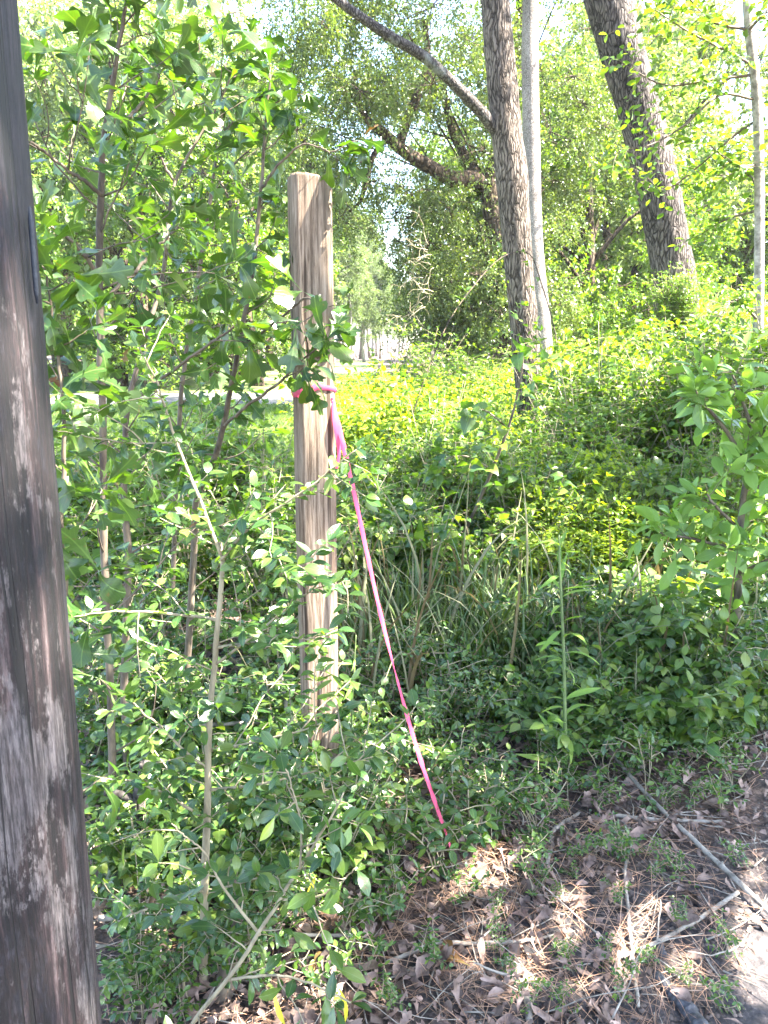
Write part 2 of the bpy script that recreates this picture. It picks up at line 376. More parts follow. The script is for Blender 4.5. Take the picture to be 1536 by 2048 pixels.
def place(mb, templ, P, Y, Z, size, wid=None, rg=None):
    """stamp a random variant of the template at every P, length along Y, face normal near Z"""
    rg = rg or rng
    P = np.asarray(P, float); m = len(P)
    if m == 0: return
    Y = nrm(Y); Z = np.asarray(Z, float); Z = Z - Y * np.sum(Z * Y, 1, keepdims=True); Z = nrm(Z); X = np.cross(Y, Z)
    size = np.broadcast_to(np.asarray(size, float), (m,))
    wid = np.ones(m) if wid is None else wid
    pick = rg.integers(0, len(templ), m)
    for k, (V, Lp, S, U) in enumerate(templ):
        ix = np.where(pick == k)[0]
        if len(ix) == 0: continue
        s = size[ix][:, None, None]; n = len(V)
        W = P[ix][:, None, :] + s * (V[None, :, 0:1] * wid[ix][:, None, None] * X[ix][:, None, :] + V[None, :, 1:2] * Y[ix][:, None, :] + V[None, :, 2:3] * Z[ix][:, None, :])
        L2 = (Lp[None, :] + (np.arange(len(ix)) * n)[:, None]).ravel()
        mb.add(W.reshape(-1, 3), L2, np.tile(S, len(ix)), np.tile(U, (len(ix), 1)))

def curve(p0, d, length, n=6, droop=0.0, wob=0.12, rg=None):
    """a wandering polyline"""
    rg = rg or rng
    pts = [np.array(p0, float)]; d = nrm(d); st = length / n
    for i in range(n):
        d = nrm(d + rg.normal(0, wob, 3) + np.array((0, 0, -droop / n)))
        pts.append(pts[-1] + d * st)
    return np.array(pts)

def smooth_path(pts, n):
    """Catmull-Rom through the control points"""
    P = np.asarray(pts, float); P = np.vstack([2 * P[0] - P[1], P, 2 * P[-1] - P[-2]])
    out = []; k = len(P) - 3
    for t in np.linspace(0, k - 1e-6, n):
        i = int(t); f = t - i; p0, p1, p2, p3 = P[i:i + 4]
        out.append(0.5 * (2 * p1 + (p2 - p0) * f + (2 * p0 - 5 * p1 + 4 * p2 - p3) * f * f + (3 * p1 - p0 - 3 * p2 + p3) * f ** 3))
    return np.array(out)

class Leaves:
    def __init__(s): s.P, s.Y, s.Z, s.S = [], [], [], []
    def add(s, p, y, z, sz): s.P.append(p); s.Y.append(y); s.Z.append(z); s.S.append(sz)
    def stamp(s, mb, templ):
        if s.P: place(mb, templ, np.array(s.P), np.array(s.Y), np.array(s.Z), np.array(s.S))

def leafy(lv, pts, n, size, mode='alt', spread=0.9, up=0.9, start=0.15, tip=0, jit=0.25, droop=0.0, rg=None):
    """hang n leaves on a twig"""
    rg = rg or rng
    seg = np.linspace(start, 1.0, n); k = len(pts) - 1
    ph = rg.uniform(0, 6.28)
    for i, t in enumerate(seg):
        f = t * k; a = min(int(f), k - 1); p = pts[a] + (pts[a + 1] - pts[a]) * (f - a); T = nrm(pts[a + 1] - pts[a])
        side = nrm(np.cross(T, (0, 0, 1.0)) + 1e-6)
        if mode == 'spiral':
            q = ph + i * 2.4; o = side * math.cos(q) + np.cross(side, T) * math.sin(q); sides = [o]
        elif mode == 'pair': sides = [side, -side]
        else: sides = [side if i % 2 else -side]
        for o in sides:
            y = nrm(T * (1 - spread) + o * spread + rg.normal(0, jit, 3) + np.array((0, 0, -droop)))
            z = nrm(np.array((0, 0, up)) + rg.normal(0, jit * 1.3, 3) + 0.2 * T)
            lv.add(p, y, z, size * rg.uniform(0.65, 1.15))
    for j in range(tip):
        q = j * 6.28 / max(1, tip) + ph; T = nrm(pts[-1] - pts[-2]); side = nrm(np.cross(T, (0, 0, 1.0)) + 1e-6)
        o = side * math.cos(q) + np.cross(side, T) * math.sin(q)
        y = nrm(T * 0.7 + o * 0.8 + rg.normal(0, jit, 3) + np.array((0, 0, -droop)))
        lv.add(pts[-1], y, nrm(np.array((0, 0, up)) + rg.normal(0, jit * 1.5, 3)), size * rg.uniform(0.7, 1.2))

# ------------------------------------------------------------------ ground, lawn, road
def ground_mat():
    m, nt, nodes, lk = newmat('forest_soil')
    tc = N(nt, 'TexCoord')
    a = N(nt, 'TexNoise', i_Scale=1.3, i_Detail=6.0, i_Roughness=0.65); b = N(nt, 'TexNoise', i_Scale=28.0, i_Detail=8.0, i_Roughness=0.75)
    c = N(nt, 'TexVoronoi', i_Scale=46.0)
    for n in (a, b, c): lk.new(tc.outputs['Object'], n.inputs['Vector'])
    r1 = ramp(nt, [(0.36, (0.022, 0.016, 0.014)), (0.52, (0.075, 0.052, 0.042)), (0.66, (0.20, 0.145, 0.115))]); lk.new(b.outputs[0], r1.inputs[0])
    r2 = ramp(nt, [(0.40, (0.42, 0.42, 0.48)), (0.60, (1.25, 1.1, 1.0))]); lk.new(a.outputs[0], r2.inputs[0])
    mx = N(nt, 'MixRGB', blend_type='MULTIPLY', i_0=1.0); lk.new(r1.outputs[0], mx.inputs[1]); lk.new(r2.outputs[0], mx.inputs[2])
    vd = N(nt, 'VectorMath', operation='DISTANCE'); vd.inputs[1].default_value = (1.05, 1.62, 0); wn_ = N(nt, 'VectorMath', operation='MULTIPLY_ADD'); wn_.inputs[1].default_value = (.5, .5, 0)
    a2 = N(nt, 'TexNoise', i_Scale=5.0, i_Detail=5.0); lk.new(tc.outputs['Object'], a2.inputs['Vector']); lk.new(a2.outputs['Color'], wn_.inputs[0]); lk.new(tc.outputs['Object'], wn_.inputs[2]); lk.new(wn_.outputs[0], vd.inputs[0])
    dm = N(nt, 'MapRange', i_1=0.55, i_2=0.85, i_3=0.85, i_4=0.0); lk.new(vd.outputs['Value'], dm.inputs[0])
    r5 = ramp(nt, [(0.40, (0.020, 0.019, 0.022)), (0.55, (0.055, 0.048, 0.05)), (0.68, (0.15, 0.125, 0.12))]); lk.new(b.outputs[0], r5.inputs[0])
    mx5 = N(nt, 'MixRGB'); lk.new(dm.outputs[0], mx5.inputs[0]); lk.new(mx.outputs[0], mx5.inputs[1]); lk.new(r5.outputs[0], mx5.inputs[2]); mx = mx5
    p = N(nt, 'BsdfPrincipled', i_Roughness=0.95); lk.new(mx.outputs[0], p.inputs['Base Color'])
    ad = N(nt, 'Math', operation='ADD'); lk.new(b.outputs[0], ad.inputs[0]); lk.new(c.outputs[0], ad.inputs[1])
    bp = N(nt, 'Bump', i_Strength=0.8, i_Distance=0.015); lk.new(ad.outputs[0], bp.inputs['Height']); lk.new(bp.outputs[0], p.inputs['Normal'])
    o = N(nt, 'OutputMaterial'); lk.new(p.outputs[0], o.inputs[0]); return m

def sheet(name, x0, x1, y0, y1, nx, ny, mat, dz=0.0, flat=False):
    mb = MB()
    X, Y = np.meshgrid(np.linspace(x0, x1, nx), np.linspace(y0, y1, ny))
    Z = np.zeros_like(X) if flat else hgt(X, Y)
    V = np.stack([X, Y, Z + dz], -1).reshape(-1, 3)
    i, j = np.meshgrid(np.arange(ny - 1), np.arange(nx - 1), indexing='ij'); a = (i * nx + j).ravel()
    mb.add(V, np.stack([a, a + 1, a + nx + 1, a + nx], -1).ravel(), [4] * len(a))
    o = mb.build(name, mat); o['kind'] = 'structure'; return o
# one ground sheet: fine near, coarse out to the horizon
mb = MB()
xs = np.concatenate([-np.geomspace(600, 8, 14), np.linspace(-7.5, 7.5, 61), np.geomspace(8, 600, 14)])
ys = np.concatenate([-np.geomspace(200, 4, 8), np.linspace(-3.5, 16, 79), np.geomspace(17, 900, 16)])
X, Y = np.meshgrid(xs, ys); Z = hgt(X, Y); Z = Z + 0
nx, ny = len(xs), len(ys)
i, j = np.meshgrid(np.arange(ny - 1), np.arange(nx - 1), indexing='ij'); a = (i * nx + j).ravel()
mb.add(np.stack([X, Y, Z], -1).reshape(-1, 3), np.stack([a, a + 1, a + nx + 1, a + nx], -1).ravel(), [4] * len(a))
g = mb.build('ground', ground_mat()); g['kind'] = 'structure'
lawn_m = plain_mat('lawn_turf', (0.07, 0.11, 0.025), (0.15, 0.20, 0.05), 6, 0.95, bump=0.5)
sheet('lawn', -45, -0.4, 7.0, 60, 60, 60, lawn_m, 0.006)
sheet('road', -60, -0.2, 19.0, 23.0, 30, 4, MAT['asphalt'], 0.014)

# ------------------------------------------------------------------ utility pole in the foreground
def pole_mat():
    m, nt, nodes, lk = newmat('creosoted_wood')
    tc = N(nt, 'TexCoord')
    def no(scale, st, det=6.0, ro=0.6):
        mp = N(nt, 'Mapping'); mp.inputs['Scale'].default_value = st; lk.new(tc.outputs['Object'], mp.inputs[0])
        n = N(nt, 'TexNoise', i_Scale=scale, i_Detail=det, i_Roughness=ro); lk.new(mp.outputs[0], n.inputs['Vector']); return n
    st = no(85, (1, 1, 0.03), 8.0, 0.75); broad = no(22, (1, 1, 0.06), 6.0, 0.65); fine = no(260, (1, 1, 0.06), 4.0); blot = no(6.5, (1, 1, 0.42), 9.0, 0.78); ck = no(26, (1, 1, 0.022), 3.0, 0.5)
    r = ramp(nt, [(0.38, (0.002, 0.0015, 0.002)), (0.48, (0.012, 0.007, 0.008)), (0.56, (0.034, 0.022, 0.023)), (0.70, (0.12, 0.10, 0.10))]); lk.new(st.outputs[0], r.inputs[0])
    r2 = ramp(nt, [(0.36, (0.22, 0.16, 0.18)), (0.50, (0.85, 0.75, 0.74)), (0.64, (1.8, 1.75, 1.7))]); lk.new(broad.outputs[0], r2.inputs[0])
    m1 = N(nt, 'MixRGB', blend_type='MULTIPLY', i_0=1.0); lk.new(r.outputs[0], m1.inputs[1]); lk.new(r2.outputs[0], m1.inputs[2])
    r3 = ramp(nt, [(0.38, (0.004, 0.004, 0.008)), (0.60, (0.026, 0.021, 0.026))]); lk.new(fine.outputs[0], r3.inputs[0])
    bf = N(nt, 'MapRange', i_1=0.495, i_2=0.53, i_3=0.0, i_4=0.95); lk.new(blot.outputs[0], bf.inputs[0])
    m1b = N(nt, 'MixRGB'); lk.new(bf.outputs[0], m1b.inputs[0]); lk.new(m1.outputs[0], m1b.inputs[1]); lk.new(r3.outputs[0], m1b.inputs[2])
    r4 = ramp(nt, [(0.35, (0.028, 0.021, 0.022)), (0.62, (0.12, 0.105, 0.105))]); lk.new(fine.outputs[0], r4.inputs[0])
    gf = N(nt, 'MapRange', i_1=0.44, i_2=0.41, i_3=0.0, i_4=0.85); lk.new(blot.outputs[0], gf.inputs[0])
    m1c = N(nt, 'MixRGB'); lk.new(gf.outputs[0], m1c.inputs[0]); lk.new(m1b.outputs[0], m1c.inputs[1]); lk.new(r4.outputs[0], m1c.inputs[2])
    fib = no(330, (1, 1, 0.16), 3.0, 0.7); fr_ = N(nt, 'MapRange', i_1=0.35, i_2=0.65, i_3=0.45, i_4=1.6); lk.new(fib.outputs[0], fr_.inputs[0]); m1d = N(nt, 'MixRGB', blend_type='MULTIPLY', i_0=1.0); lk.new(m1c.outputs[0], m1d.inputs[1]); lk.new(fr_.outputs[0], m1d.inputs[2]); m1c = m1d
    sb = N(nt, 'Math', operation='SUBTRACT', i_1=0.5); lk.new(ck.outputs[0], sb.inputs[0]); ab = N(nt, 'Math', operation='ABSOLUTE'); lk.new(sb.outputs[0], ab.inputs[0])
    cf = N(nt, 'MapRange', i_1=0.006, i_2=0.018, i_3=0.0, i_4=1.0); lk.new(ab.outputs[0], cf.inputs[0])
    m2 = N(nt, 'MixRGB'); m2.inputs[1].default_value = (0.004, 0.003, 0.003, 1); lk.new(cf.outputs[0], m2.inputs[0]); lk.new(m1c.outputs[0], m2.inputs[2])
    p = N(nt, 'BsdfPrincipled', i_Roughness=0.7); lk.new(m2.outputs[0], p.inputs['Base Color'])
    ad = N(nt, 'Math', operation='MULTIPLY'); lk.new(st.outputs[0], ad.inputs[0]); lk.new(cf.outputs[0], ad.inputs[1])
    b = N(nt, 'Bump', i_Strength=1.0, i_Distance=0.008); lk.new(ad.outputs[0], b.inputs['Height']); lk.new(b.outputs[0], p.inputs['Normal'])
    o = N(nt, 'OutputMaterial'); lk.new(p.outputs[0], o.inputs[0]); return m

def fluted(mb, pts, rad, sides, rg, amp=0.03, cracks=6, zf=0.8):
    """a round trunk or pole with long drying cracks and uneven skin"""
    n = len(pts); th = np.linspace(0, 2 * math.pi, sides, endpoint=False)
    cr = [(rg.uniform(0, 6.28), rg.uniform(0, n), rg.uniform(n * .15, n * .6), rg.uniform(0.3, 1), rg.uniform(-.1, .1)) for _ in range(cracks)]
    V = []
    for i in range(n):
        k = np.ones(sides)
        for s_, z0, ln, dp, dr in cr:
            w = max(0, 1 - abs(i - z0) / ln)
            if w > 0:
                dth = (th - s_ - dr * (i - z0) / n + math.pi) % (2 * math.pi) - math.pi
                k -= 0.05 * dp * w ** .5 * np.exp(-(dth / 0.035) ** 2)
        for j in range(sides):
            nn = noise.noise(Vector((math.cos(th[j]) * 2.2, math.sin(th[j]) * 2.2, pts[i][2] * zf)))
            n2 = noise.noise(Vector((math.cos(th[j]) * 9, math.sin(th[j]) * 9, pts[i][2] * zf * 1.2)))
            rr = rad[i] * (k[j] + amp * nn + amp * .4 * n2)
            V.append((pts[i][0] + rr * math.cos(th[j]), pts[i][1] + rr * math.sin(th[j]), pts[i][2]))
    i = np.arange(n - 1)[:, None]; j = np.arange(sides)[None, :]; j2 = (j + 1) % sides
    q = np.stack([i * sides + j, i * sides + j2, (i + 1) * sides + j2, (i + 1) * sides + j], -1).reshape(-1)
    mb.add(V, np.concatenate([q, np.arange(sides) + (n - 1) * sides]), [4] * ((n - 1) * sides) + [sides])

rg = np.random.default_rng(3)
PD = 0.80
# right edge passes photo pixels (52,0) and (200,2048)
rp = 0.135
def edge_centre(px, py):
    e = at(px, py, PD); d = nrm(np.array((e[0], e[1]))); perp = np.array((-d[1], d[0]))
    return np.array((e[0] + perp[0] * rp, e[1] + perp[1] * rp, e[2]))
c0, c1 = edge_centre(52, 0), edge_centre(200, 2048)
dirp = (c0 - c1) / (c0[2] - c1[2])
zs_ = np.concatenate([np.linspace(-0.1, 2.3, 110), np.linspace(2.4, 8.5, 40)])
pts = np.array([c1 + dirp * (z - c1[2]) for z in zs_])
mb = MB(); fluted(mb, pts, np.interp(zs_, [0, 8.5], [rp + .0, rp * .85]), 150, rg, 0.035, 26)
up = empty('utility_pole', (0, 0, 0), 0, 'dark weathered round pole standing close in the foreground at the left edge', 'pole')
mb.build('shaft', pole_mat(), up)
# long grey-blue strip let into the surface
mb = MB()
for (x0, y0, x1, y1, w) in [(46, 430, 60, 612, 7)]:
    P0, P1 = at(x0, y0, PD), at(x1, y1, PD)
    Pn = []
    for t in np.linspace(0, 1, 8):
        q = P0 + (P1 - P0) * t; c = c1 + dirp * (q[2] - c1[2]); d = nrm(np.array((0 - c[0], 0 - c[1])));
        ang = math.atan2(d[1], d[0]) + 1.03
        Pn.append((c[0] + (rp * 1.005) * math.cos(ang), c[1] + (rp * 1.005) * math.sin(ang), q[2]))
    mb.tube(Pn, [0.0012, .0026, .0028, .0026, .0028, .0026, .0024, .0010], 8)
mb.build('conduit_strip', plain_mat('strip_metal', (0.006, 0.01, 0.018), (0.018, 0.024, 0.036), 30, 0.7), up)

# ------------------------------------------------------------------ timber post with pink tape
def timber_mat():
    m, nt, nodes, lk = newmat('weathered_timber')
    tc = N(nt, 'TexCoord')
    wob = N(nt, 'TexNoise', i_Scale=2.2, i_Detail=2.0); mpw = N(nt, 'Mapping'); mpw.inputs['Scale'].default_value = (1, 1, 1.0); lk.new(tc.outputs['Object'], mpw.inputs[0]); lk.new(mpw.outputs[0], wob.inputs['Vector'])
    va = N(nt, 'VectorMath', operation='MULTIPLY_ADD'); va.inputs[1].default_value = (0.035, 0.035, 0.0); lk.new(wob.outputs['Color'], va.inputs[0]); lk.new(tc.outputs['Object'], va.inputs[2])
    mp = N(nt, 'Mapping'); mp.inputs['Scale'].default_value = (1, 1, 0.05); lk.new(va.outputs[0], mp.inputs[0])
    g1 = N(nt, 'TexNoise', i_Scale=120.0, i_Detail=8.0, i_Roughness=0.75); lk.new(mp.outputs[0], g1.inputs['Vector'])
    wv = N(nt, 'TexWave', i_Scale=16.0, i_Distortion=3.5, i_Detail=2.0); wv.wave_type = 'RINGS'; wv.rings_direction = 'Z'; wv.inputs['Detail Scale'].default_value = 0.8
    mpr = N(nt, 'Mapping'); mpr.inputs['Scale'].default_value = (1, 1, 0.10); mpr.inputs['Location'].default_value = (0.03, 0.05, 0); lk.new(va.outputs[0], mpr.inputs[0]); lk.new(mpr.outputs[0], wv.inputs['Vector'])
    r = ramp(nt, [(0.34, (0.06, 0.038, 0.025)), (0.45, (0.175, 0.125, 0.088)), (0.56, (0.28, 0.21, 0.155)), (0.68, (0.40, 0.32, 0.25))]); lk.new(g1.outputs[0], r.inputs[0])
    r2 = ramp(nt, [(0.0, (0.62, 0.56, 0.52)), (0.35, (1, 1, 1)), (1.0, (1.08, 1.06, 1.04))]); lk.new(wv.outputs[0], r2.inputs[0])
    mx = N(nt, 'MixRGB', blend_type='MULTIPLY', i_0=0.9); lk.new(r.outputs[0], mx.inputs[1]); lk.new(r2.outputs[0], mx.inputs[2])
    # grey weathering in uneven patches
    gn = N(nt, 'TexNoise', i_Scale=3.0, i_Detail=6.0); mpg = N(nt, 'Mapping'); mpg.inputs['Scale'].default_value = (2, 2, 0.5); lk.new(tc.outputs['Object'], mpg.inputs[0]); lk.new(mpg.outputs[0], gn.inputs['Vector'])
    gr = N(nt, 'MapRange', i_1=0.42, i_2=0.64, i_3=0.0, i_4=0.55); lk.new(gn.outputs[0], gr.inputs[0])
    m2 = N(nt, 'MixRGB'); m2.inputs[2].default_value = (0.10, 0.088, 0.068, 1); lk.new(gr.outputs[0], m2.inputs[0]); lk.new(mx.outputs[0], m2.inputs[1])
    ck = N(nt, 'TexNoise', i_Scale=38.0, i_Detail=2.0, i_Roughness=0.4); mpc = N(nt, 'Mapping'); mpc.inputs['Scale'].default_value = (1, 1, 0.035); mpc.inputs['Location'].default_value = (4, 2, 1); lk.new(va.outputs[0], mpc.inputs[0]); lk.new(mpc.outputs[0], ck.inputs['Vector'])
    cr = N(nt, 'MapRange', i_1=0.33, i_2=0.37, i_3=0.0, i_4=1.0); lk.new(ck.outputs[0], cr.inputs[0])
    m3 = N(nt, 'MixRGB'); m3.inputs[1].default_value = (0.045, 0.03, 0.02, 1); lk.new(cr.outputs[0], m3.inputs[0]); lk.new(m2.outputs[0], m3.inputs[2])
    p = N(nt, 'BsdfPrincipled', i_Roughness=0.85); p.inputs['Specular IOR Level'].default_value = 0.25; lk.new(m3.outputs[0], p.inputs['Base Color'])
    ad = N(nt, 'Math', operation='MULTIPLY'); lk.new(cr.outputs[0], ad.inputs[0]); lk.new(g1.outputs[0], ad.inputs[1])
    b = N(nt, 'Bump', i_Strength=0.9, i_Distance=0.004); lk.new(ad.outputs[0], b.inputs['Height']); lk.new(b.outputs[0], p.inputs['Normal'])
    o = N(nt, 'OutputMaterial'); lk.new(p.outputs[0], o.inputs[0]); return m

TD = 2.32
pt, pb = at(619, 352, TD), at(640, 1640, TD)
post = empty('timber_post', (pt[0], TD, 0), 0, 'upright weathered tan timber post with a knot hole, tied round with pink tape', 'post')
HW, HD = 0.0595, 0.055
prof = []      # cross section: a timber with two flat faces and rounded corners
for (cx, cy, a0) in [(HW - .03, HD - .03, 0), (-HW + .03, HD - .03, 90), (-HW + .03, -HD + .03, 180), (HW - .03, -HD + .03, 270)]:
    for k in range(7):
        a = R(a0 + k * 15); prof.append((cx + .03 * math.cos(a), cy + .03 * math.sin(a)))
# densify the flats
pp = []
for k in range(len(prof)):
    a, b = np.array(prof[k]), np.array(prof[(k + 1) % len(prof)]); n = max(1, int(np.linalg.norm(b - a) / 0.006))
    pp += [tuple(a + (b - a) * q / n) for q in range(n)]
pp = np.array(pp); n = len(pp)
ztop = pt[2]; zz = np.linspace(-0.15, ztop, 280)
rg = np.random.default_rng(12)
cks = [(rg.integers(0, n), rg.uniform(0, ztop), rg.uniform(.2, .8), rg.uniform(.4, 1)) for _ in range(18)] + [(int(n * .62), ztop, .5, .7), (int(n * .70), ztop, .35, .8), (int(n*.77), ztop, .25, 1.3), (int(n * .80), ztop - .5, .6, 1.0)]
rotz = R(14); cz, sz_ = math.cos(rotz), math.sin(rotz)
V = []
hole = at(640, 716, TD)
for z in zz:
    f = np.ones(n)
    for c, z0, ln, dp in cks:
        w = max(0, 1 - abs(z - z0) / ln)
        if w > 0:
            dd = np.minimum(np.abs(np.arange(n) - c), n - np.abs(np.arange(n) - c)); f -= 0.05 * dp * w ** .5 * np.exp(-(dd / 0.7) ** 2)
    for k in range(n):
        x, y = pp[k] * f[k]
        nn = noise.noise(Vector((pp[k][0] * 30, pp[k][1] * 30, z * 1.5))) * .0025 + noise.noise(Vector((pp[k][0] * 120, pp[k][1] * 120, z * 5))) * .001
        x, y = x * (1 + nn / .06), y * (1 + nn / .06)
        X, Y = x * cz - y * sz_, x * sz_ + y * cz
        zq = z
        if z > ztop - 0.035:      # uneven sawn top with a broken corner at the right
            t = (z - ztop + .035) / .035
            zq = z - t * (0.006 * noise.noise(Vector((X * 60, Y * 60, 0))) + 0.004 + max(0, (X - 0.028)) * 0.95)
            X *= 1 - .02 * t ** 6; Y *= 1 - .02 * t ** 6
        # knot hole
        wx = X + pt[0] - hole[0]; dz = zq - hole[2]
        if Y < 0:
            e = (wx / .016) ** 2 + (dz / .010) ** 2
            if e < 1.0: Y += .012 * (1 - e) ** .3
        V.append((X, Y, zq))
i = np.arange(len(zz) - 1)[:, None]; j = np.arange(n)[None, :]; j2 = (j + 1) % n
q = np.stack([i * n + j, i * n + j2, (i + 1) * n + j2, (i + 1) * n + j], -1).reshape(-1)
mb = MB(); mb.add(V, np.concatenate([q, np.arange(n) + (len(zz) - 1) * n]), [4] * ((len(zz) - 1) * n) + [n])
shaft = mb.build('shaft', timber_mat(), post)
# ragged rim and back of the knot hole, its inner shade painted near-black
mb = MB(); rg = np.random.default_rng(5)
a = np.linspace(0, 6.283, 22, endpoint=False); rr = rg.uniform(.75, 1.15, 22)
hx, hz = hole[0] - pt[0], hole[2]
ring = [(hx + .016 * rr[k] * math.cos(a[k]), -HD - .0035 + .25 * 0, hz + .0085 * rr[k] * math.sin(a[k])) for k in range(22)]
ring = [(x, -(HD + .0012) / math.cos(rotz) + x * math.tan(rotz), z) for x, y, z in ring]
back = [(x * .8 + hx * .2, y + .012, z * .8 + hz * .2) for x, y, z in ring]
idx = []
for k in range(22): idx += [k, (k + 1) % 22, 22 + (k + 1) % 22, 22 + k]
mb.add(ring + back, idx + list(range(22, 44)), [4] * 22 + [22])
mb.build('knot_hole', plain_mat('shaded_hole_wood', (0.008, 0.005, 0.004), (0.06, 0.03, 0.02), 120, 0.95, bump=0.8, bd=0.004), post)

# pink flagging tape: loop on the post, knot, hanging flap, long tail to the ground
def tape_mat():
    m, nt, nodes, lk = newmat('pink_tape')
    tc = N(nt, 'TexCoord'); no = N(nt, 'TexNoise', i_Scale=45.0, i_Detail=3.0); lk.new(tc.outputs['Object'], no.inputs['Vector'])
    p = N(nt, 'BsdfPrincipled', i_Roughness=0.38); p.inputs['Base Color'].default_value = (0.80, 0.10, 0.21, 1)
    t = N(nt, 'BsdfTranslucent'); t.inputs[0].default_value = (0.9, 0.10, 0.28, 1)
    b = N(nt, 'Bump', i_Strength=0.25, i_Distance=0.002); lk.new(no.outputs[0], b.inputs['Height']); lk.new(b.outputs[0], p.inputs['Normal'])
    mx = N(nt, 'MixShader', i_0=0.45); lk.new(p.outputs[0], mx.inputs[1]); lk.new(t.outputs[0], mx.inputs[2])
    o = N(nt, 'OutputMaterial'); lk.new(mx.outputs[0], o.inputs[0]); return m
TAPE = tape_mat()
def ribbon(mb, path, wdir, width, cup=0.0):
    path = np.asarray(path, float); n = len(path); T = nrm(np.gradient(path, axis=0)); W = nrm(wdir - T * np.sum(wdir * T, 1, keepdims=True)); Nn = np.cross(T, W)
    V = []; U = []
    for i in range(n):
        for s_ in (-1, -.5, 0, .5, 1):
            V.append(path[i] + W[i] * width[i] * .5 * s_ + Nn[i] * cup * width[i] * (1 - s_ * s_)); U.append((s_, i / n))
    q = []
    for i in range(n - 1):
        for k in range(4): a = i * 5 + k; q += [a, a + 1, a + 6, a + 5]
    mb.add(V, q, [4] * (4 * (n - 1)), U)
tape = empty('flagging_tape', (pt[0], TD, 0), 0, 'pink plastic tape tied round the timber post and stretched down to the ground', 'tape')
off = np.array((pt[0], TD, 0))
mb = MB()
lo = at(600, 788, TD - .05)[2]; hi = at(650, 776, TD - .05)[2]
P = []; Wd = []; wi = []
for k in range(64):
    t = k / 63; a = R(-90) + t * 2 * math.pi
    x, y = (HW + .004) * math.cos(a), (HD + .004) * math.sin(a)
    # push to the rounded-square outline
    s_ = 1 / max(abs(x) / (HW + .003), abs(y) / (HD + .003)) ; s_ = min(s_, 1.16); x, y = x * s_, y * s_
    X, Y = x * cz - y * sz_, x * sz_ + y * cz
    z = np.interp(t, [0, .12, .25, .5, .75, .88, 1], [hi + .004, hi - .002, hi - .02, hi, lo + .0, lo + .002, hi + .004])
    P.append((X, Y, z)); Wd.append((0.15 * math.sin(9 * t), 0, 1)); wi.append(np.interp(t, [0, .1, .2, .7, .85, 1], [.018, .012, .012, .024, .022, .018]))
ribbon(mb, P, np.array(Wd), wi, 0.1)
mb.build('loop', TAPE, tape)
mb = MB()
k0 = at(664, 800, TD - .03) - off
rg = np.random.default_rng(2)
a = rg.normal(0, 1, (9, 3)); a = nrm(a)
mb.tube(smooth_path([k0 + q * np.array((.006, .006, .009)) for q in a], 40), .0035, 7)
mb.build('knot', TAPE, tape)
mb = MB()
fl = smooth_path([at(666, 798, TD - .03) - off, at(672, 850, TD - .05) - off, at(678, 905, TD - .04) - off, at(672, 945, TD - .03) - off], 24)
ribbon(mb, fl, np.stack([np.ones(24), np.linspace(.1, 1.6, 24), np.zeros(24)], -1), np.interp(np.linspace(0, 1, 24), [0, .3, 1], [.009, .02, .012]), .15)
mb.build('flap', TAPE, tape)
mb = MB()
gend = gnd(912, 1725)
ctl = [at(664, 800, TD - .03), at(684, 880, 2.27), at(708, 985, 2.26), at(757, 1210, 2.22), at(800, 1380, 2.17), at(838, 1510, 2.13), at(872, 1610, 2.10), at(900, 1690, 2.07), gend + (0, 0, -.01)]
tl = smooth_path([c - off for c in ctl], 160)
tt = np.linspace(0, 1, 160)
wa = .25 * np.sin(37 * tt) * np.sin(90 * tt + 1) + np.interp(tt, [0, .06, .12, .45, .5, .55, .8, .9, 1], [.3, 0.2, .35, .5, 1.2, .6, .7, 1.1, 1.3])
pw = 0.82 * np.interp(tt, [0, .04, .10, .2, .42, .47, .5, .75, .85, 1], [.007, .015, .020, .018, .014, .006, .017, .017, .012, .006]) * (1 + .12 * np.sin(61 * tt) * np.sin(140 * tt))
ribbon(mb, tl, np.stack([np.cos(wa), np.sin(wa), np.zeros(160)], -1), pw, .12)
mb.build('tail', TAPE, tape)

# ------------------------------------------------------------------ trees
def rooted(l):
    p = at(*l[0][:3])
    if p[2] < .03: return l
    g_ = (p[0] + .02, p[1], float(hgt(p[0], p[1])) - .03); d = g_[2] - CAMH; f = g_[1] * math.cos(PITCH) - d * math.sin(PITCH); u = g_[1] * math.sin(PITCH) + d * math.cos(PITCH)
    return [(768 + F * g_[0] / f, 1024 - F * u / f, l[0][2], l[0][3] * 1.15)] + list(l)
def px_path(l, n):
    """l: (px, py, D, radius in px)"""
    P = smooth_path([at(a, b, c) for a, b, c, d in l], n)
    t = np.linspace(0, 1, len(l)); r = np.interp(np.linspace(0, 1, n), t, [pxm(d, c) for a, b, c, d in l])
    return P, r

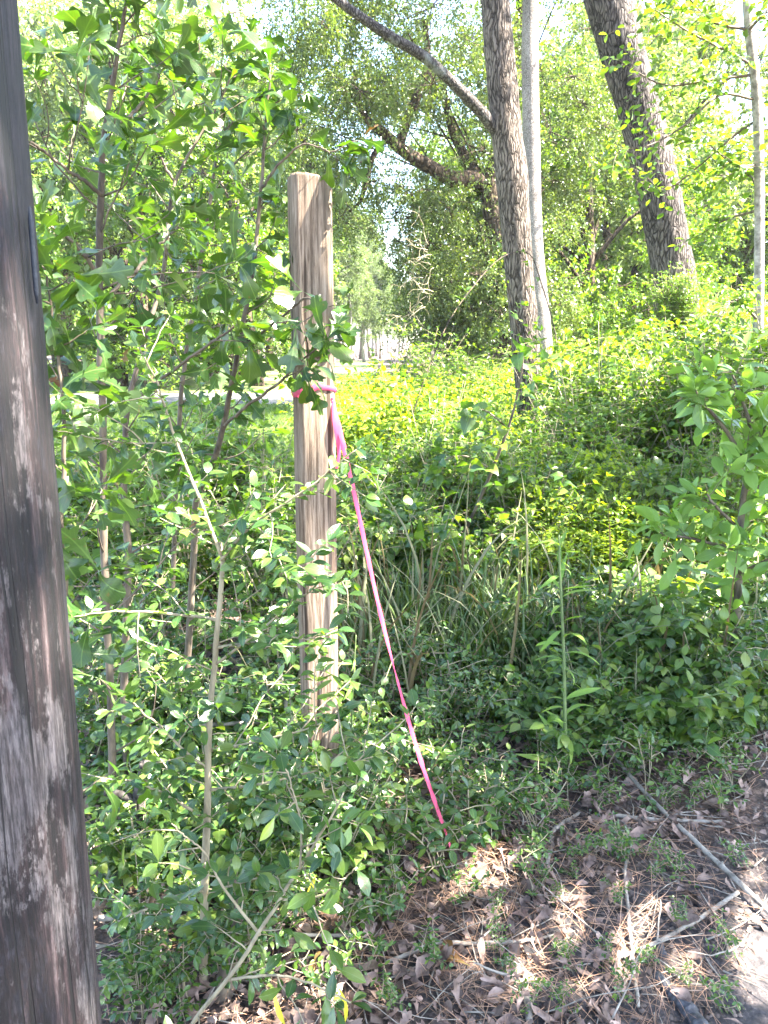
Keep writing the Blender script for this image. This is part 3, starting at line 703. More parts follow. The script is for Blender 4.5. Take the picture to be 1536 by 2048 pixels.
def trunk_obj(name, P, r, mat, parent, sides=40, amp=0.05, rg=None):
    mb = MB(); n = len(P); sd = rng.uniform(0, 50)
    knobs = [(rng.uniform(0, 6.28), rng.uniform(.05, .95) * n, rng.uniform(.10, .28), rng.uniform(.25, .5)) for _ in range(7 if n > 130 else 2)]
    T = nrm(np.gradient(P, axis=0)); th = np.linspace(0, 2 * math.pi, sides, endpoint=False)
    A = nrm(np.cross(T, (0, 1.0, 0.001))); B = np.cross(T, A)
    V = []
    for i in range(n):
        for j in range(sides):
            c, s_ = math.cos(th[j]), math.sin(th[j])
            nn = noise.noise(Vector((c * 1.5 + sd, s_ * 1.5, P[i][2] * .9))) + .5 * abs(noise.noise(Vector((c * 7 + sd, s_ * 7, P[i][2] * 2.2))))
            for ka, ki, kh, kw in knobs:
                dz_ = abs(P[i][2] - P[min(n - 1, int(ki))][2]) / (r[i] * 1.1)
                if dz_ < 2: nn += kh / amp * .5 * math.exp(-dz_ ** 2 * 2 - (((th[j] - ka + math.pi) % 6.2832 - math.pi) / kw) ** 2)
            V.append(P[i] + r[i] * (1 + amp * nn) * (A[i] * c + B[i] * s_))
    i = np.arange(n - 1)[:, None]; j = np.arange(sides)[None, :]; j2 = (j + 1) % sides
    q = np.stack([i * sides + j, i * sides + j2, (i + 1) * sides + j2, (i + 1) * sides + j], -1).reshape(-1)
    mb.add(V, np.concatenate([q, np.arange(sides) + (n - 1) * sides]), [4] * ((n - 1) * sides) + [sides])
    return mb.build(name, mat, parent)

def clumps(mbl, mbw, centres, rad, n_spray, n_leaf, size, templ, rg, droop=0.5, root=None, branch_r=0.05, twig_r=0.008, reject=None):
    """leaf clumps: sprays of leaves on twigs, with a limb from root to the clump centre"""
    P, Y, Z, S = [], [], [], []
    for ci, c in enumerate(centres):
        c = np.array(c); rr = rad[ci] if hasattr(rad, '__len__') else rad
        if root is not None:
            b = np.array(root); L = np.linalg.norm(c - b)
            pth = smooth_path([b, b + (c - b) * .4 + rg.normal(0, .08 * L, 3) + (0, 0, .06 * L), b + (c - b) * .75 + rg.normal(0, .06 * L, 3), c], 12)
            mbw.tube(pth, np.linspace(branch_r, branch_r * .25, 12), 6)
        st = c + nrm(rg.normal(0, 1, (n_spray, 3))) * (rg.uniform(0, 1, (n_spray, 1)) ** .45) * rr * np.array((1, 1, .75))
        dr = nrm(nrm(st - c) + rg.normal(0, .5, (n_spray, 3)) + np.array((0, 0, -droop)))
        ln = rr * rg.uniform(.25, .6, n_spray)
        for k in range(0, n_spray, 4):
            mid = (c + st[k]) / 2 + rg.normal(0, .1 * rr, 3)
            mbw.tube(np.array([c, mid, st[k], st[k] + dr[k] * ln[k]]), [twig_r * 1.5, twig_r, twig_r * .8, twig_r * .3], 4, cap=False)
        t = rg.uniform(0, 1, (n_spray, n_leaf, 1))
        p = st[:, None] + dr[:, None] * ln[:, None, None] * t + rg.normal(0, .05 * rr, (n_spray, n_leaf, 3)) + np.array((0, 0, -1)) * (t ** 2) * ln[:, None, None] * .25
        y = nrm(dr[:, None] * .5 + rg.normal(0, .7, (n_spray, n_leaf, 3)) + np.array((0, 0, -.2)))
        z = nrm(rg.normal(0, .6, (n_spray, n_leaf, 3)) + np.array((0, 0, .8)))
        P.append(p.reshape(-1, 3)); Y.append(y.reshape(-1, 3)); Z.append(z.reshape(-1, 3))
    P, Y, Z = np.concatenate(P), np.concatenate(Y), np.concatenate(Z)
    if reject is not None:
        k = ~reject(P); P, Y, Z = P[k], Y[k], Z[k]
    place(mbl, templ, P, Y, Z, size * rg.uniform(.7, 1.3, len(P)), rg=rg)

def proj(P):
    """world points -> photo pixels"""
    d = P - np.array((0, 0, CAMH)); f = d[:, 1] * math.cos(PITCH) - d[:, 2] * math.sin(PITCH); u = d[:, 1] * math.sin(PITCH) + d[:, 2] * math.cos(PITCH)
    f = np.maximum(f, .01); return 768 + F * d[:, 0] / f, 1024 - F * u / f

# gaps cut into the shade tree's crown so the sun reaches chosen spots
def shafts(P, spots):
    s = np.array(SUN); bad = np.zeros(len(P), bool)
    for (x, y, z, r) in spots:
        d = P - np.array((x, y, z)); t = d @ s; q = d - t[:, None] * s; bad |= (np.linalg.norm(q, axis=1) < r) & (t > 0)
    return bad

# --- oak with furrowed bark and one long limb (centre right)
D = 10.0
t = empty('oak_tree', gnd(1072, 918), 0, 'tall tree with furrowed grey bark and one long limb rising to the left', 'tree')
def rel(P, o): return P - np.array(o.location)
P, r = px_path([(1085, 985, D, 58), (1074, 900, D, 36), (1061, 800, D, 27), (1043, 600, D, 26), (1027, 400, D, 28), (1012, 250, D, 28), (991, 0, D, 25), (975, -250, D, 24), (950, -600, D, 20), (940, -1000, D, 12)], 240)
trunk_obj('trunk', rel(P, t), r, MAT['bark_oak'], t, 56, .07)
P2, r2 = px_path([(1020, 330, D, 12), (1002, 280, D, 12), (975, 240, D - .1, 11), (925, 185, D - .3, 10), (850, 115, D - .5, 9.5), (780, 72, D - .6, 9), (700, 18, D - .7, 8), (600, -60, D - .8, 7), (420, -200, D - 1, 4)], 90)
trunk_obj('limb', rel(P2, t), r2, MAT['bark_limb'], t, 18, .1)
mbl, mbw = MB(), MB(); rg = np.random.default_rng(21)
cs = [P[-1] + rg.normal(0, 1, 3) * (2.4, 2.2, 1.4) + (0, 1.2, .6) for _ in range(12)]
clumps(mbl, mbw, [rel(c, t) for c in cs], .9, 60, 14, .09, T_FAR, rg, root=rel(P[-14], t), branch_r=.06)
mbw.build('branches', MAT['bark_limb'], t); mbl.build('crown', MAT['right_leaf'], t)

# --- pale smooth trunk behind it
D = 13.0
t = empty('pale_tree', gnd(1092, 862), 0, 'pale smooth straight trunk just behind the furrowed trunk with the long limb', 'tree')
P, r = px_path([(1098, 870, D, 24), (1092, 760, D, 19), (1083, 640, D, 17), (1070, 500, D, 16), (1063, 300, D, 15.5), (1060, 120, D, 15), (1061, 0, D, 14), (1062, -300, D, 12), (1065, -700, D, 8)], 140)
trunk_obj('trunk', rel(P, t), r, MAT['bark_pale'], t, 28, .05)
mbl, mbw = MB(), MB(); rg = np.random.default_rng(22)
cs = [P[-1] + rg.normal(0, 1, 3) * (2.0, 2.2, 1.3) + (0.6, 1.0, .6) for _ in range(10)]
clumps(mbl, mbw, [rel(c, t) for c in cs], .9, 60, 14, .09, T_FAR, rg, root=rel(P[-14], t), branch_r=.05)
mbw.build('branches', MAT['bark_slim'], t); mbl.build('crown', MAT['right_leaf'], t)

# --- big leaning trunk (right)
D = 9.0
t = empty('leaning_tree', gnd(1395, 935), 0, 'thick grey-brown trunk leaning to the left, its foot hidden in vines', 'tree')
P, r = px_path([(1405, 960, D, 46), (1385, 840, D, 41), (1362, 680, D, 39), (1346, 548, D, 39), (1336, 487, D, 38), (1314, 366, D, 38), (1285, 244, D, 37), (1252, 125, D, 37), (1215, 0, D, 38), (1130, -260, D, 34), (1020, -600, D, 26), (950, -900, D, 18)], 260)
trunk_obj('trunk', rel(P, t), r, MAT['bark_right'], t, 56, .06)
mbl, mbw = MB(), MB(); rg = np.random.default_rng(23)
cs = [P[-1] + rg.normal(0, 1, 3) * (2.4, 2.0, 1.3) + (.5, -.2, .6) for _ in range(12)]
clumps(mbl, mbw, [rel(c, t) for c in cs], .9, 60, 14, .09, T_FAR, rg, root=rel(P[-14], t), branch_r=.07)
mbw.build('branches', MAT['bark_limb'], t); mbl.build('crown', MAT['right_leaf'], t)

# --- slim pale tree at the right edge with rounded leaves
D = 6.8
t = empty('slim_tree', gnd(1522, 1030), 0, 'slim mottled pale trunk with rounded leaves at the right edge', 'tree')
P, r = px_path([(1524, 1035, D, 12), (1521, 850, D, 10), (1517, 700, D, 9.5), (1519, 400, D, 9), (1513, 200, D, 8.5), (1498, 60, D, 8), (1490, -100, D, 7), (1485, -400, D, 4)], 110)
trunk_obj('trunk', rel(P, t), r, MAT['bark_slim'], t, 18, .1)
mbw, lv = MB(), Leaves(); rg = np.random.default_rng(24)
brs = [[(1505, 130), (1450, 100), (1380, 65), (1310, 20)], [(1500, 60), (1420, 40), (1350, -40)], [(1512, 200), (1440, 190), (1370, 250), (1300, 290), (1240, 300)],
       [(1514, 240), (1470, 270), (1400, 330), (1330, 380), (1270, 360)], [(1518, 330), (1470, 330), (1420, 290)], [(1518, 420), (1450, 440), (1400, 470)],
       [(1498, 60), (1536, 20), (1580, -20)], [(1516, 260), (1560, 250), (1610, 200)], [(1519, 380), (1490, 345), (1430, 350), (1390, 320)],
       [(1505, 150), (1420, 160), (1330, 170), (1250, 130)], [(1516, 640), (1470, 600), (1440, 640)], [(1490, -50), (1400, -40), (1300, 40)], [(1519, 400), (1560, 380), (1600, 420)]]
for bi, b in enumerate(brs):
    dd = np.linspace(0, 1, len(b)) * rg.uniform(-1.3, .7)
    p = smooth_path([at(x, y, D + dd[k]) - np.array(t.location) for k, (x, y) in enumerate(b)], 16)
    mbw.tube(p, np.linspace(.013, .004, 16), 6)
    for k in range(3, 16):
        for q in range(2):
            tw = curve(p[k], nrm(p[k] - p[k - 1]) * .5 + rg.normal(0, .6, 3), rg.uniform(.12, .4), 4, .2, rg=rg)
            mbw.tube(tw, [.003, .0025, .002, .0015, .001], 4, cap=False); leafy(lv, tw, 5, .085, 'alt', .8, .7, rg=rg, tip=1, droop=.15)
mbl = MB(); lv.stamp(mbl, T_OVAL)
mbw.build('branches', MAT['stem_brown'], t); mbl.build('crown', MAT['right_leaf'], t)

# --- live oak behind: dark arching limbs, fine drooping foliage
D = 17.0
t = empty('live_oak_tree', gnd(1010, 820), 0, 'big spreading tree with dark arching limbs and fine drooping leaves behind the furrowed trunk', 'tree')
loc = np.array(t.location)
for nm, l in [('trunk', [(1020, 830, D, 40), (1012, 700, D, 30), (1004, 560, D, 26), (995, 470, D, 24), (985, 380, D, 20), (1010, 250, D, 16), (1040, 60, D, 12), (1050, -200, D, 8)]),
              ('limb', [(1000, 400, D, 18), (960, 362, D, 15), (905, 358, D - .3, 14), (860, 335, D - .5, 13), (805, 300, D - .8, 11), (765, 265, D - 1, 9), (735, 240, D - 1.2, 6), (690, 160, D - 1.3, 4)]),
              ('limb', [(795, 300, D - .8, 9), (815, 240, D - .9, 9), (835, 190, D - 1, 8), (855, 130, D - 1, 6), (850, 40, D - 1, 5)]),
              ('limb', [(1000, 470, D, 14), (985, 400, D + .3, 12), (940, 330, D + .5, 10), (905, 260, D + .6, 8), (880, 150, D + .6, 6)]),
              ('limb', [(775, 275, D - .9, 5), (748, 310, D - 1, 5), (736, 350, D - 1, 4), (722, 400, D - 1, 3), (690, 430, D - 1, 2)])]:
    P, r = px_path(l, 70); trunk_obj(nm, P - loc, r, MAT['bark_dark'], t, 16, .12)
mbl, mbw = MB(), MB(); rg = np.random.default_rng(25)
def blob_field(n, x0, x1, y0, y1, d0, d1, gaps, rg):
    out = []
    while len(out) < n:
        x, y = rg.uniform(x0, x1), rg.uniform(y0, y1)
        if any((x - a) ** 2 / c ** 2 + (y - b) ** 2 / d ** 2 < 1 for a, b, c, d in gaps): continue
        out.append(at(x, y, rg.uniform(d0, d1)))
    return out
gaps = [(810, 305, 70, 38), (890, 350, 85, 30), (712, 500, 55, 60), (745, 620, 70, 100), (690, 400, 30, 30), (1010, 330, 20, 60), (840, 270, 55, 70), (900, 310, 60, 40), (620, 180, 40, 60)]
cs = blob_field(80, 560, 1010, -260, 300, 14, 20, gaps, rg) + blob_field(36, 600, 880, 150, 440, 15, 19, gaps, rg) + blob_field(14, 790, 900, 420, 640, 16, 19, gaps, rg) + blob_field(46, 860, 1130, 400, 640, 15, 20, gaps, rg) + \
    blob_field(14, 840, 930, 560, 690, 16, 19, [], rg) + blob_field(34, 1080, 1240, -150, 420, 15, 21, [], rg)
cs = [c - loc for c in cs]
clumps(mbl, mbw, cs, [rg.uniform(.45, .9) for _ in cs], 48, 22, .060, T_FAR, rg, droop=.7, twig_r=.006)
for c in cs[::11]:
    L = np.linalg.norm(c[:2]); b = np.array((-.3, 0, rg.uniform(3.2, 6)))
    p = smooth_path([b, b + (c - b) * .5 + rg.normal(0, .3, 3), c], 9); mbw.tube(p, np.linspace(.025, .008, 9), 5)
mbw.build('branches', MAT['bark_dark'], t); mbl.build('crown', MAT['live_oak_leaf'], t)

# --- background trees: four crown shapes reused
def bg_tree(seed, h, cr, nb, mat, leaf, per=(24, 18), tr=.22, low=.12):
    rg = np.random.default_rng(seed)
    t = empty('background_tree', (0, 0, 0))
    mb = MB(); n = 24
    z = np.linspace(-.2, h * .92, n); P = np.stack([.25 * np.sin(z * .5 + seed), .25 * np.cos(z * .4 + seed), z], -1)
    mb.tube(P, np.linspace(tr, .03, n), 12); tk = mb.build('trunk', MAT['bark_dark'], t)
    mbl, mbw = MB(), MB(); cs = []
    for k in range(nb):
        a = rg.uniform(0, 6.28); zz = h * (low + (1 - low) * rg.uniform(0, 1)); q = (zz / h - .1)
        rr = cr * math.sqrt(max(.05, math.sin(math.pi * min(.97, .12 + .85 * q)))) * rg.uniform(.35, 1.0)
        cs.append(np.array((rr * math.cos(a), rr * math.sin(a), zz)))
        if k % 3 == 0:
            b = P[min(n - 1, int(zz / h * n * .8))]; mbw.tube(smooth_path([b, b + (cs[-1] - b) * .5 + (0, 0, .4), cs[-1]], 8), np.linspace(.06, .015, 8), 5)
    clumps(mbl, mbw, cs, [cr * rg.uniform(.16, .34) for _ in cs], per[0], per[1], leaf, T_FAR, rg, droop=.3, twig_r=.012)
    b = mbw.build('branches', MAT['bark_dark'], t); c = mbl.build('crown', mat, t)
    return reg(t, tk, b, c)

protos = [bg_tree(31, 13, 4.2, 60, MAT['far_leaf'], .17), bg_tree(32, 10, 3.6, 54, MAT['far_leaf'], .16), bg_tree(33, 15, 4.6, 66, MAT['far_leaf'], .18), bg_tree(34, 7, 3.0, 46, MAT['right_leaf'], .12)]
uses = [0, 0, 0, 0]
def put_tree(k, px, D, s, rz, label, group):
    o = protos[k] if uses[k] == 0 else copy_tree(protos[k]); uses[k] += 1
    q = at(px, 700, D); o.location = (q[0], D, 0); o.rotation_euler = (0, 0, rz); o.scale = (s, s, s * random.uniform(.9, 1.1)); tag(o, label, 'tree', group)
G1 = 'hazy trees beyond the lawn on the left'
for px, D, k, s in [(40, 27, 0, 1.0), (150, 33, 2, 1.0), (250, 26, 1, 1.1), (330, 36, 2, 1.1), (420, 29, 0, .95), (480, 35, 1, 1.2), (500, 27, 3, 1.15), (530, 40, 0, 1.0), (100, 40, 2, 1.2), (380, 44, 2, 1.2), (210, 46, 0, 1.3), (460, 48, 2, 1.2), (-60, 30, 2, 1.0), (310, 24, 3, 1.0), (120, 25, 3, 1.1)]:
    put_tree(k, px, D, s, rng.uniform(0, 6), 'pale green leafy tree standing beyond the lawn and road on the left', G1)
G2 = 'bright green trees behind the trunks on the right'
for px, D, k, s in [(1190, 26, 0, .9), (1340, 32, 0, .75), (1150, 19, 3, 1.0), (1270, 22, 1, .95), (1390, 27, 3, .85), (1480, 20, 3, .62), (1130, 30, 0, 1.0), (1250, 34, 2, .9), (1530, 25, 3, 1.0), (1600, 21, 1, .9), (1030, 28, 3, 1.2), (1400, 40, 1, .9), (960, 34, 3, 1.3), (1320, 16, 3, .55), (1450, 48, 3, 1.2)]:
    put_tree(k, px, D, s, rng.uniform(0, 6), 'bright green leafy tree standing behind the big trunks on the right', G2)
G3 = 'trees of the distant wood'
for px, D, k, s in [(900, 56, 1, 1.0), (960, 60, 0, .9), (1050, 56, 1, 1.0), (1140, 62, 1, 1.1), (1230, 58, 1, 1.0), (1330, 64, 1, 1.1), (1420, 60, 1, .95), (1520, 66, 1, 1.1), (30, 60, 1, 1.3), (150, 64, 1, 1.3), (270, 60, 1, 1.2), (400, 66, 1, 1.4), (540, 62, 1, 1.1), (900, 46, 1, .9)]:
    put_tree(k, px, D, s, rng.uniform(0, 6), 'small far-off tree of the wood that closes the view', G3)

# --- pines at the end of the clearing
def pine(seed, h):
    rg = np.random.default_rng(seed); t = empty('pine_tree', (0, 0, 0)); mb = MB()
    z = np.linspace(-.2, h, 14); P = np.stack([.1 * np.sin(z), .1 * np.cos(z), z], -1); mb.tube(P, np.linspace(.20, .04, 14), 8); tk = mb.build('trunk', MAT['bark_slim'], t)
    mbl, mbw = MB(), MB(); cs = []
    for k in range(46):
        zz = h * rg.uniform(.3, 1.0); a = rg.uniform(0, 6.28); rr = (1 - .75 * (zz / h)) * h * .2 * rg.uniform(.5, 1.2); c = np.array((rr * math.cos(a), rr * math.sin(a), zz))
        mbw.tube(np.array([(0, 0, zz - .2 * rr), c]), [.035, .012], 4, cap=False); cs.append(c)
    clumps(mbl, mbw, cs, [rg.uniform(.45, .8) for _ in cs], 16, 16, .34, T_NEEDLE, rg, droop=-.3)
    b = mbw.build('branches', MAT['bark_slim'], t); c = mbl.build('crown', MAT['pine_needle'], t); return reg(t, tk, b, c)
pp_ = [pine(41, 11), pine(42, 12.5), pine(43, 9.5)]; up_ = [0, 0, 0]
for i, (px, D, s) in enumerate([(668, 52, .93), (686, 58, 1.0), (703, 62, 1.03), (722, 66, 1.0), (738, 70, .95), (752, 76, .9), (764, 84, .82), (776, 92, .8), (790, 100, .8), (655, 60, 1.1), (712, 72, 1.1), (745, 82, 1.0), (640, 50, 1.0), (676, 70, 1.2), (800, 80, .7), (760, 66, .66), (700, 50, .62), (728, 56, .6)]):
    k = i % 3; o = pp_[k] if up_[k] == 0 else copy_tree(pp_[k]); up_[k] += 1
    q = at(px, 700, D); o.location = (q[0], D, 0); o.rotation_euler = (0, 0, rng.uniform(0, 6)); o.scale = (s, s, s)
    tag(o, 'tall pale pine in the far-off row right of the timber post', 'tree', 'row of distant pines')

# --- distant slim utility pole seen through the sapling
dp = empty('distant_pole', (at(433, 700, 30)[0], 30, 0), 0, 'thin far-off wooden pole seen between the sapling leaves left of the timber post', 'pole')
mb = MB(); mb.tube([(0, 0, -.2), (0, 0, 2.5), (0.02, 0, 5.2)], [.11, .10, .09], 12); mb.build('shaft', MAT['bark_slim'], dp)
mb = MB(); mb.tube([(-.55, 0, 4.8), (.55, 0, 4.8)], .05, 6); mb.build('crossarm', MAT['bark_slim'], dp)

# ------------------------------------------------------------------ oak sapling (left), stem by stem
def sapling(name, stems, label, seed, leafsize=.105, dens=.065, tlen=(.14, .42), twig_leaves=6, bro=0, start=.1):
    rg = np.random.default_rng(seed)
    P0 = at(*stems[0][0][:3]); o = empty(name, (P0[0], P0[1], 0), 0, label, 'sapling')
    loc = np.array(o.location); mbl, mbb = MB(), MB(); lv, lb = Leaves(), Leaves(); kids = []
    mtw = MB()
    stems[0] = rooted(stems[0])
    for st in stems:
        n = 60; P, r = px_path(st, n); P = P + np.cumsum(rg.normal(0, .0012, P.shape), 0)
        mb = MB(); mb.tube(P - loc, r, 10); mb.build('stem', MAT['stem_brown'], o)
        L = np.sum(np.linalg.norm(np.diff(P, axis=0), axis=1)); nt_ = int(L / dens / (1.6 if st is not stems[0] else 1))
        for k in range(nt_):
            f = start + (1 - start) * (k + rg.uniform(0, .8)) / nt_; i = min(n - 2, int(f * n)); p = P[i]; T = nrm(P[i + 1] - P[i]); a = k * 2.4 + rg.uniform(-.6, .6)
            d = nrm(np.array((math.cos(a), math.sin(a) * .8, 0)) + T * rg.uniform(.3, 1.1)); ln = rg.uniform(*tlen) * (1.1 - .5 * f)
            tw = curve(p, d, ln, 7, -.25, .13, rg); mtw.tube(tw - loc, np.linspace(max(.0022, r[i] * .35), .0011, 8), 5)
            leafy(lv, tw - loc, twig_leaves, leafsize, 'spiral', .65, .75, .3, tip=3, jit=.3, droop=.18, rg=rg)
            if rg.uniform() < .35:
                t2 = curve(tw[4], nrm(d + rg.normal(0, .7, 3)), ln * .5, 5, -.1, .15, rg); mtw.tube(t2 - loc, np.linspace(.0016, .001, 6), 4); leafy(lv, t2 - loc, 3, leafsize * .9, 'spiral', .6, .7, .3, tip=4, jit=.3, droop=.2, rg=rg)
        leafy(lv, P[-12:] - loc, 5, leafsize, 'spiral', .6, .7, tip=5, jit=.25, rg=rg)
    for k in range(bro):
        i = rg.integers(0, len(lv.P)); lb.add(lv.P[i], lv.Y[i], lv.Z[i], lv.S[i] * .75)
        for q in (lv.P, lv.Y, lv.Z, lv.S): q.pop(i)
    lv.stamp(mbl, T_OAK); mtw.build_each('twig', MAT['stem_brown'], o); mbl.build('foliage', MAT['oak_leaf'], o)
    if bro: lb.stamp(mbb, T_OAK); b = mbb.build('withered_leaves', MAT['brown_leaf'], o)
    return o
sapling('oak_sapling', [
    [(228, 1680, 2.15, 9), (222, 1400, 2.14, 8), (212, 1150, 2.12, 7.5), (207, 800, 2.1, 7), (202, 600, 2.1, 7), (204, 420, 2.1, 6.5), (212, 270, 2.1, 5), (240, 120, 2.08, 4), (268, -30, 2.05, 3), (300, -260, 2.0, 2)],
    [(204, 560, 2.1, 4), (150, 500, 2.0, 3), (90, 470, 1.95, 2)],
    [(205, 390, 2.1, 4), (130, 320, 2.02, 3), (60, 280, 1.95, 2)],
    [(215, 260, 2.1, 3.5), (265, 200, 2.15, 3), (320, 110, 2.2, 2)],
    [(204, 600, 2.1, 4), (290, 510, 2.15, 3), (360, 450, 2.2, 2)]],
    'tallest leafy oak sapling with a dark stem and lobed leaves right beside the dark pole', 51, bro=6, dens=.068, start=.06, twig_leaves=3)
sapling('oak_sapling', [
    [(262, 1700, 2.4, 9), (250, 1400, 2.4, 8), (258, 1150, 2.38, 7.5), (248, 960, 2.36, 6.5), (262, 800, 2.4, 5), (330, 560, 2.5, 4), (350, 380, 2.55, 3), (425, 240, 2.6, 2.2), (470, 150, 2.6, 1.5)],
    [(350, 370, 2.55, 3), (310, 300, 2.5, 2), (300, 200, 2.45, 1.5)],
    [(262, 800, 2.4, 4), (360, 720, 2.3, 3), (470, 640, 2.2, 2)]],
    'oak sapling with a tan stem leaning right between the tallest sapling and the timber post', 52, bro=3, dens=.10, start=.10, twig_leaves=3)
sapling('oak_sapling', [
    [(360, 1560, 2.8, 8), (385, 1150, 2.7, 7), (395, 1000, 2.6, 6.5), (435, 900, 2.5, 6), (470, 740, 2.4, 5), (495, 600, 2.4, 4.5), (512, 480, 2.4, 4), (520, 380, 2.4, 3.5), (532, 260, 2.4, 3), (545, 150, 2.4, 2)],
    [(520, 380, 2.4, 3), (560, 330, 2.35, 2.5), (620, 290, 2.3, 1.5), (690, 315, 2.25, 1)],
    [(480, 700, 2.4, 3), (560, 640, 2.25, 2.5), (610, 590, 2.12, 2), (650, 640, 2.08, 1.2)],
    [(450, 850, 2.45, 3.5), (540, 780, 2.25, 3), (610, 720, 2.1, 2), (655, 690, 2.06, 1.5)]],
    'oak sapling with a dark crooked stem whose leafy twigs reach across the timber post', 53, bro=1, dens=.13, start=.15, twig_leaves=3, tlen=(.08, .24))
sapling('oak_sapling', [
    [(330, 1480, 3.3, 6), (350, 1100, 3.2, 5), (365, 800, 3.1, 4.5), (400, 560, 3.1, 4), (430, 380, 3.1, 3), (455, 250, 3.1, 2)]],
    'oak sapling with a thin stem standing farthest back behind the other saplings', 54, dens=.10, tlen=(.2, .5), start=.12, twig_leaves=3)
sapling('oak_sapling', [
    [(120, 1500, 1.75, 7), (128, 1250, 1.72, 6), (118, 1050, 1.7, 5), (128, 850, 1.7, 4), (110, 700, 1.7, 3), (90, 560, 1.7, 2)]],
    'low oak sapling with big blue-green lobed leaves half hidden behind the dark pole', 55, dens=.10, tlen=(.08, .22), start=.1, leafsize=.13, twig_leaves=4)

# ------------------------------------------------------------------ privet shrub in front (left of the post)
def branchy(name, stems, label, cat, seed, templ, leafm, stemm, size, tl, dens, mode='pair', up=.8, sub=2, loc=None, drop=.0, leafn=None, jit=.25):
    rg = np.random.default_rng(seed); P0 = at(*stems[0][0][:3]); o = empty(name, (P0[0], P0[1], 0), 0, label, cat); loc = np.array(o.location)
    lv, mtw, mst = Leaves(), MB(), MB()
    if name != 'climbing_vine': stems[0] = rooted(stems[0])
    else: stems[1] = rooted(stems[1])
    for si, st in enumerate(stems):
        n = 36; P, r = px_path(st, n); P = P + np.cumsum(rg.normal(0, .0015, P.shape), 0) * np.linspace(0, 1, n)[:, None]
        if si == 0: mb = MB(); mb.tube(P - loc, r, 10); mb.build('stem', MAT[stemm], o)
        else: mst.tube(P - loc, r, 7)
        L = np.sum(np.linalg.norm(np.diff(P, axis=0), axis=1)); nt_ = max(2, int(L / dens))
        if r[-1] < .004 and si: leafy(lv, P - loc, max(3, int(L / (size * .55))), size, mode, .75, up, .1, tip=2, jit=jit, droop=drop, rg=rg)
        for k in range(nt_):
            f = .15 + .85 * (k + rg.uniform(0, .8)) / nt_; i = min(n - 2, int(f * n)); T = nrm(P[i + 1] - P[i]); v = nrm(rg.normal(0, 1, 3) * (1, 1, .6)); v = nrm(v - T * v.dot(T)); d = nrm(v + T * rg.uniform(.2, .9))
            ln = rg.uniform(*tl); tw = curve(P[i], d, ln, 6, drop, .12, rg); mtw.tube(tw - loc, np.linspace(.0018, .0008, 7), 5)
            leafy(lv, tw - loc, leafn or max(3, int(ln / (size * .6))), size, mode, .75, up, .2, tip=2, jit=jit, droop=drop, rg=rg)
    mbl = MB(); lv.stamp(mbl, templ)
    mst.build_each('branch', MAT[stemm], o)
    (mtw.build_each('twig', MAT[stemm], o) if len(mtw.V) < 60 else mtw.build('twigs', MAT[stemm], o)); mbl.build('foliage', MAT[leafm], o); return o
branchy('privet_shrub', [
    [(408, 1990, 1.58, 11), (408, 1800, 1.58, 9), (414, 1650, 1.58, 8.5), (420, 1450, 1.58, 6.5), (432, 1280, 1.58, 6), (442, 1140, 1.58, 5), (440, 1090, 1.58, 4)],
    [(442, 1110, 1.58, 4), (400, 1000, 1.6, 3.5), (350, 880, 1.62, 3), (318, 790, 1.62, 2), (270, 700, 1.6, 1.5)],
    [(345, 885, 1.62, 2), (250, 888, 1.6, 1.8), (120, 878, 1.58, 1)],
    [(442, 1120, 1.58, 4), (500, 1050, 1.56, 3), (600, 975, 1.52, 2.3), (690, 895, 1.5, 1.3)],
    [(436, 1240, 1.58, 4), (360, 1230, 1.56, 3.2), (250, 1222, 1.52, 2.5), (140, 1225, 1.5, 1.5)],
    [(436, 1295, 1.58, 4), (500, 1285, 1.55, 3), (570, 1270, 1.5, 2), (640, 1290, 1.48, 1.2)],
    [(430, 1330, 1.58, 3.5), (520, 1260, 1.52, 2.4), (620, 1180, 1.5, 1.6), (700, 1160, 1.48, 1)],
    [(424, 1500, 1.58, 4), (500, 1485, 1.52, 3), (600, 1460, 1.46, 2), (680, 1420, 1.42, 1.2)],
    [(420, 1540, 1.58, 3.5), (340, 1480, 1.54, 2.6), (250, 1400, 1.5, 1.6)],
    [(418, 1580, 1.58, 4), (520, 1570, 1.52, 3), (640, 1545, 1.48, 2), (740, 1530, 1.44, 1.2)],
    [(416, 1640, 1.58, 3.5), (330, 1590, 1.52, 2.5), (230, 1560, 1.48, 1.5)],
    [(412, 1780, 1.58, 4), (330, 1800, 1.5, 3), (230, 1850, 1.45, 2)],
    [(412, 1790, 1.58, 3), (500, 1760, 1.5, 2.4), (600, 1740, 1.45, 1.6)]],
    'light-stemmed privet shrub with small oval leaves standing in front, left of the timber post', 'shrub', 61, T_OVAL, 'privet_leaf', 'stem_tan', .042, (.06, .2), .065)
branchy('privet_shrub', [
    [(380, 2060, 1.38, 5.5), (470, 1940, 1.38, 5), (560, 1800, 1.4, 4), (640, 1680, 1.42, 3), (690, 1590, 1.42, 2)],
    [(520, 1870, 1.4, 4), (450, 1780, 1.4, 3), (400, 1690, 1.4, 2), (350, 1640, 1.4, 1.5)],
    [(560, 1800, 1.4, 3), (640, 1790, 1.38, 2.5), (700, 1740, 1.36, 1.5)],
    [(600, 1740, 1.4, 3), (600, 1620, 1.4, 2), (560, 1500, 1.4, 1.4)],
    [(450, 1960, 1.38, 4), (560, 1950, 1.36, 3), (700, 1990, 1.34, 2)]],
    'slanting grey-stemmed shrub with larger glossy leaves in the lower left foreground', 'shrub', 62, T_OBOV, 'privet_leaf', 'stem_tan', .06, (.05, .16), .075, mode='spiral', leafn=4)

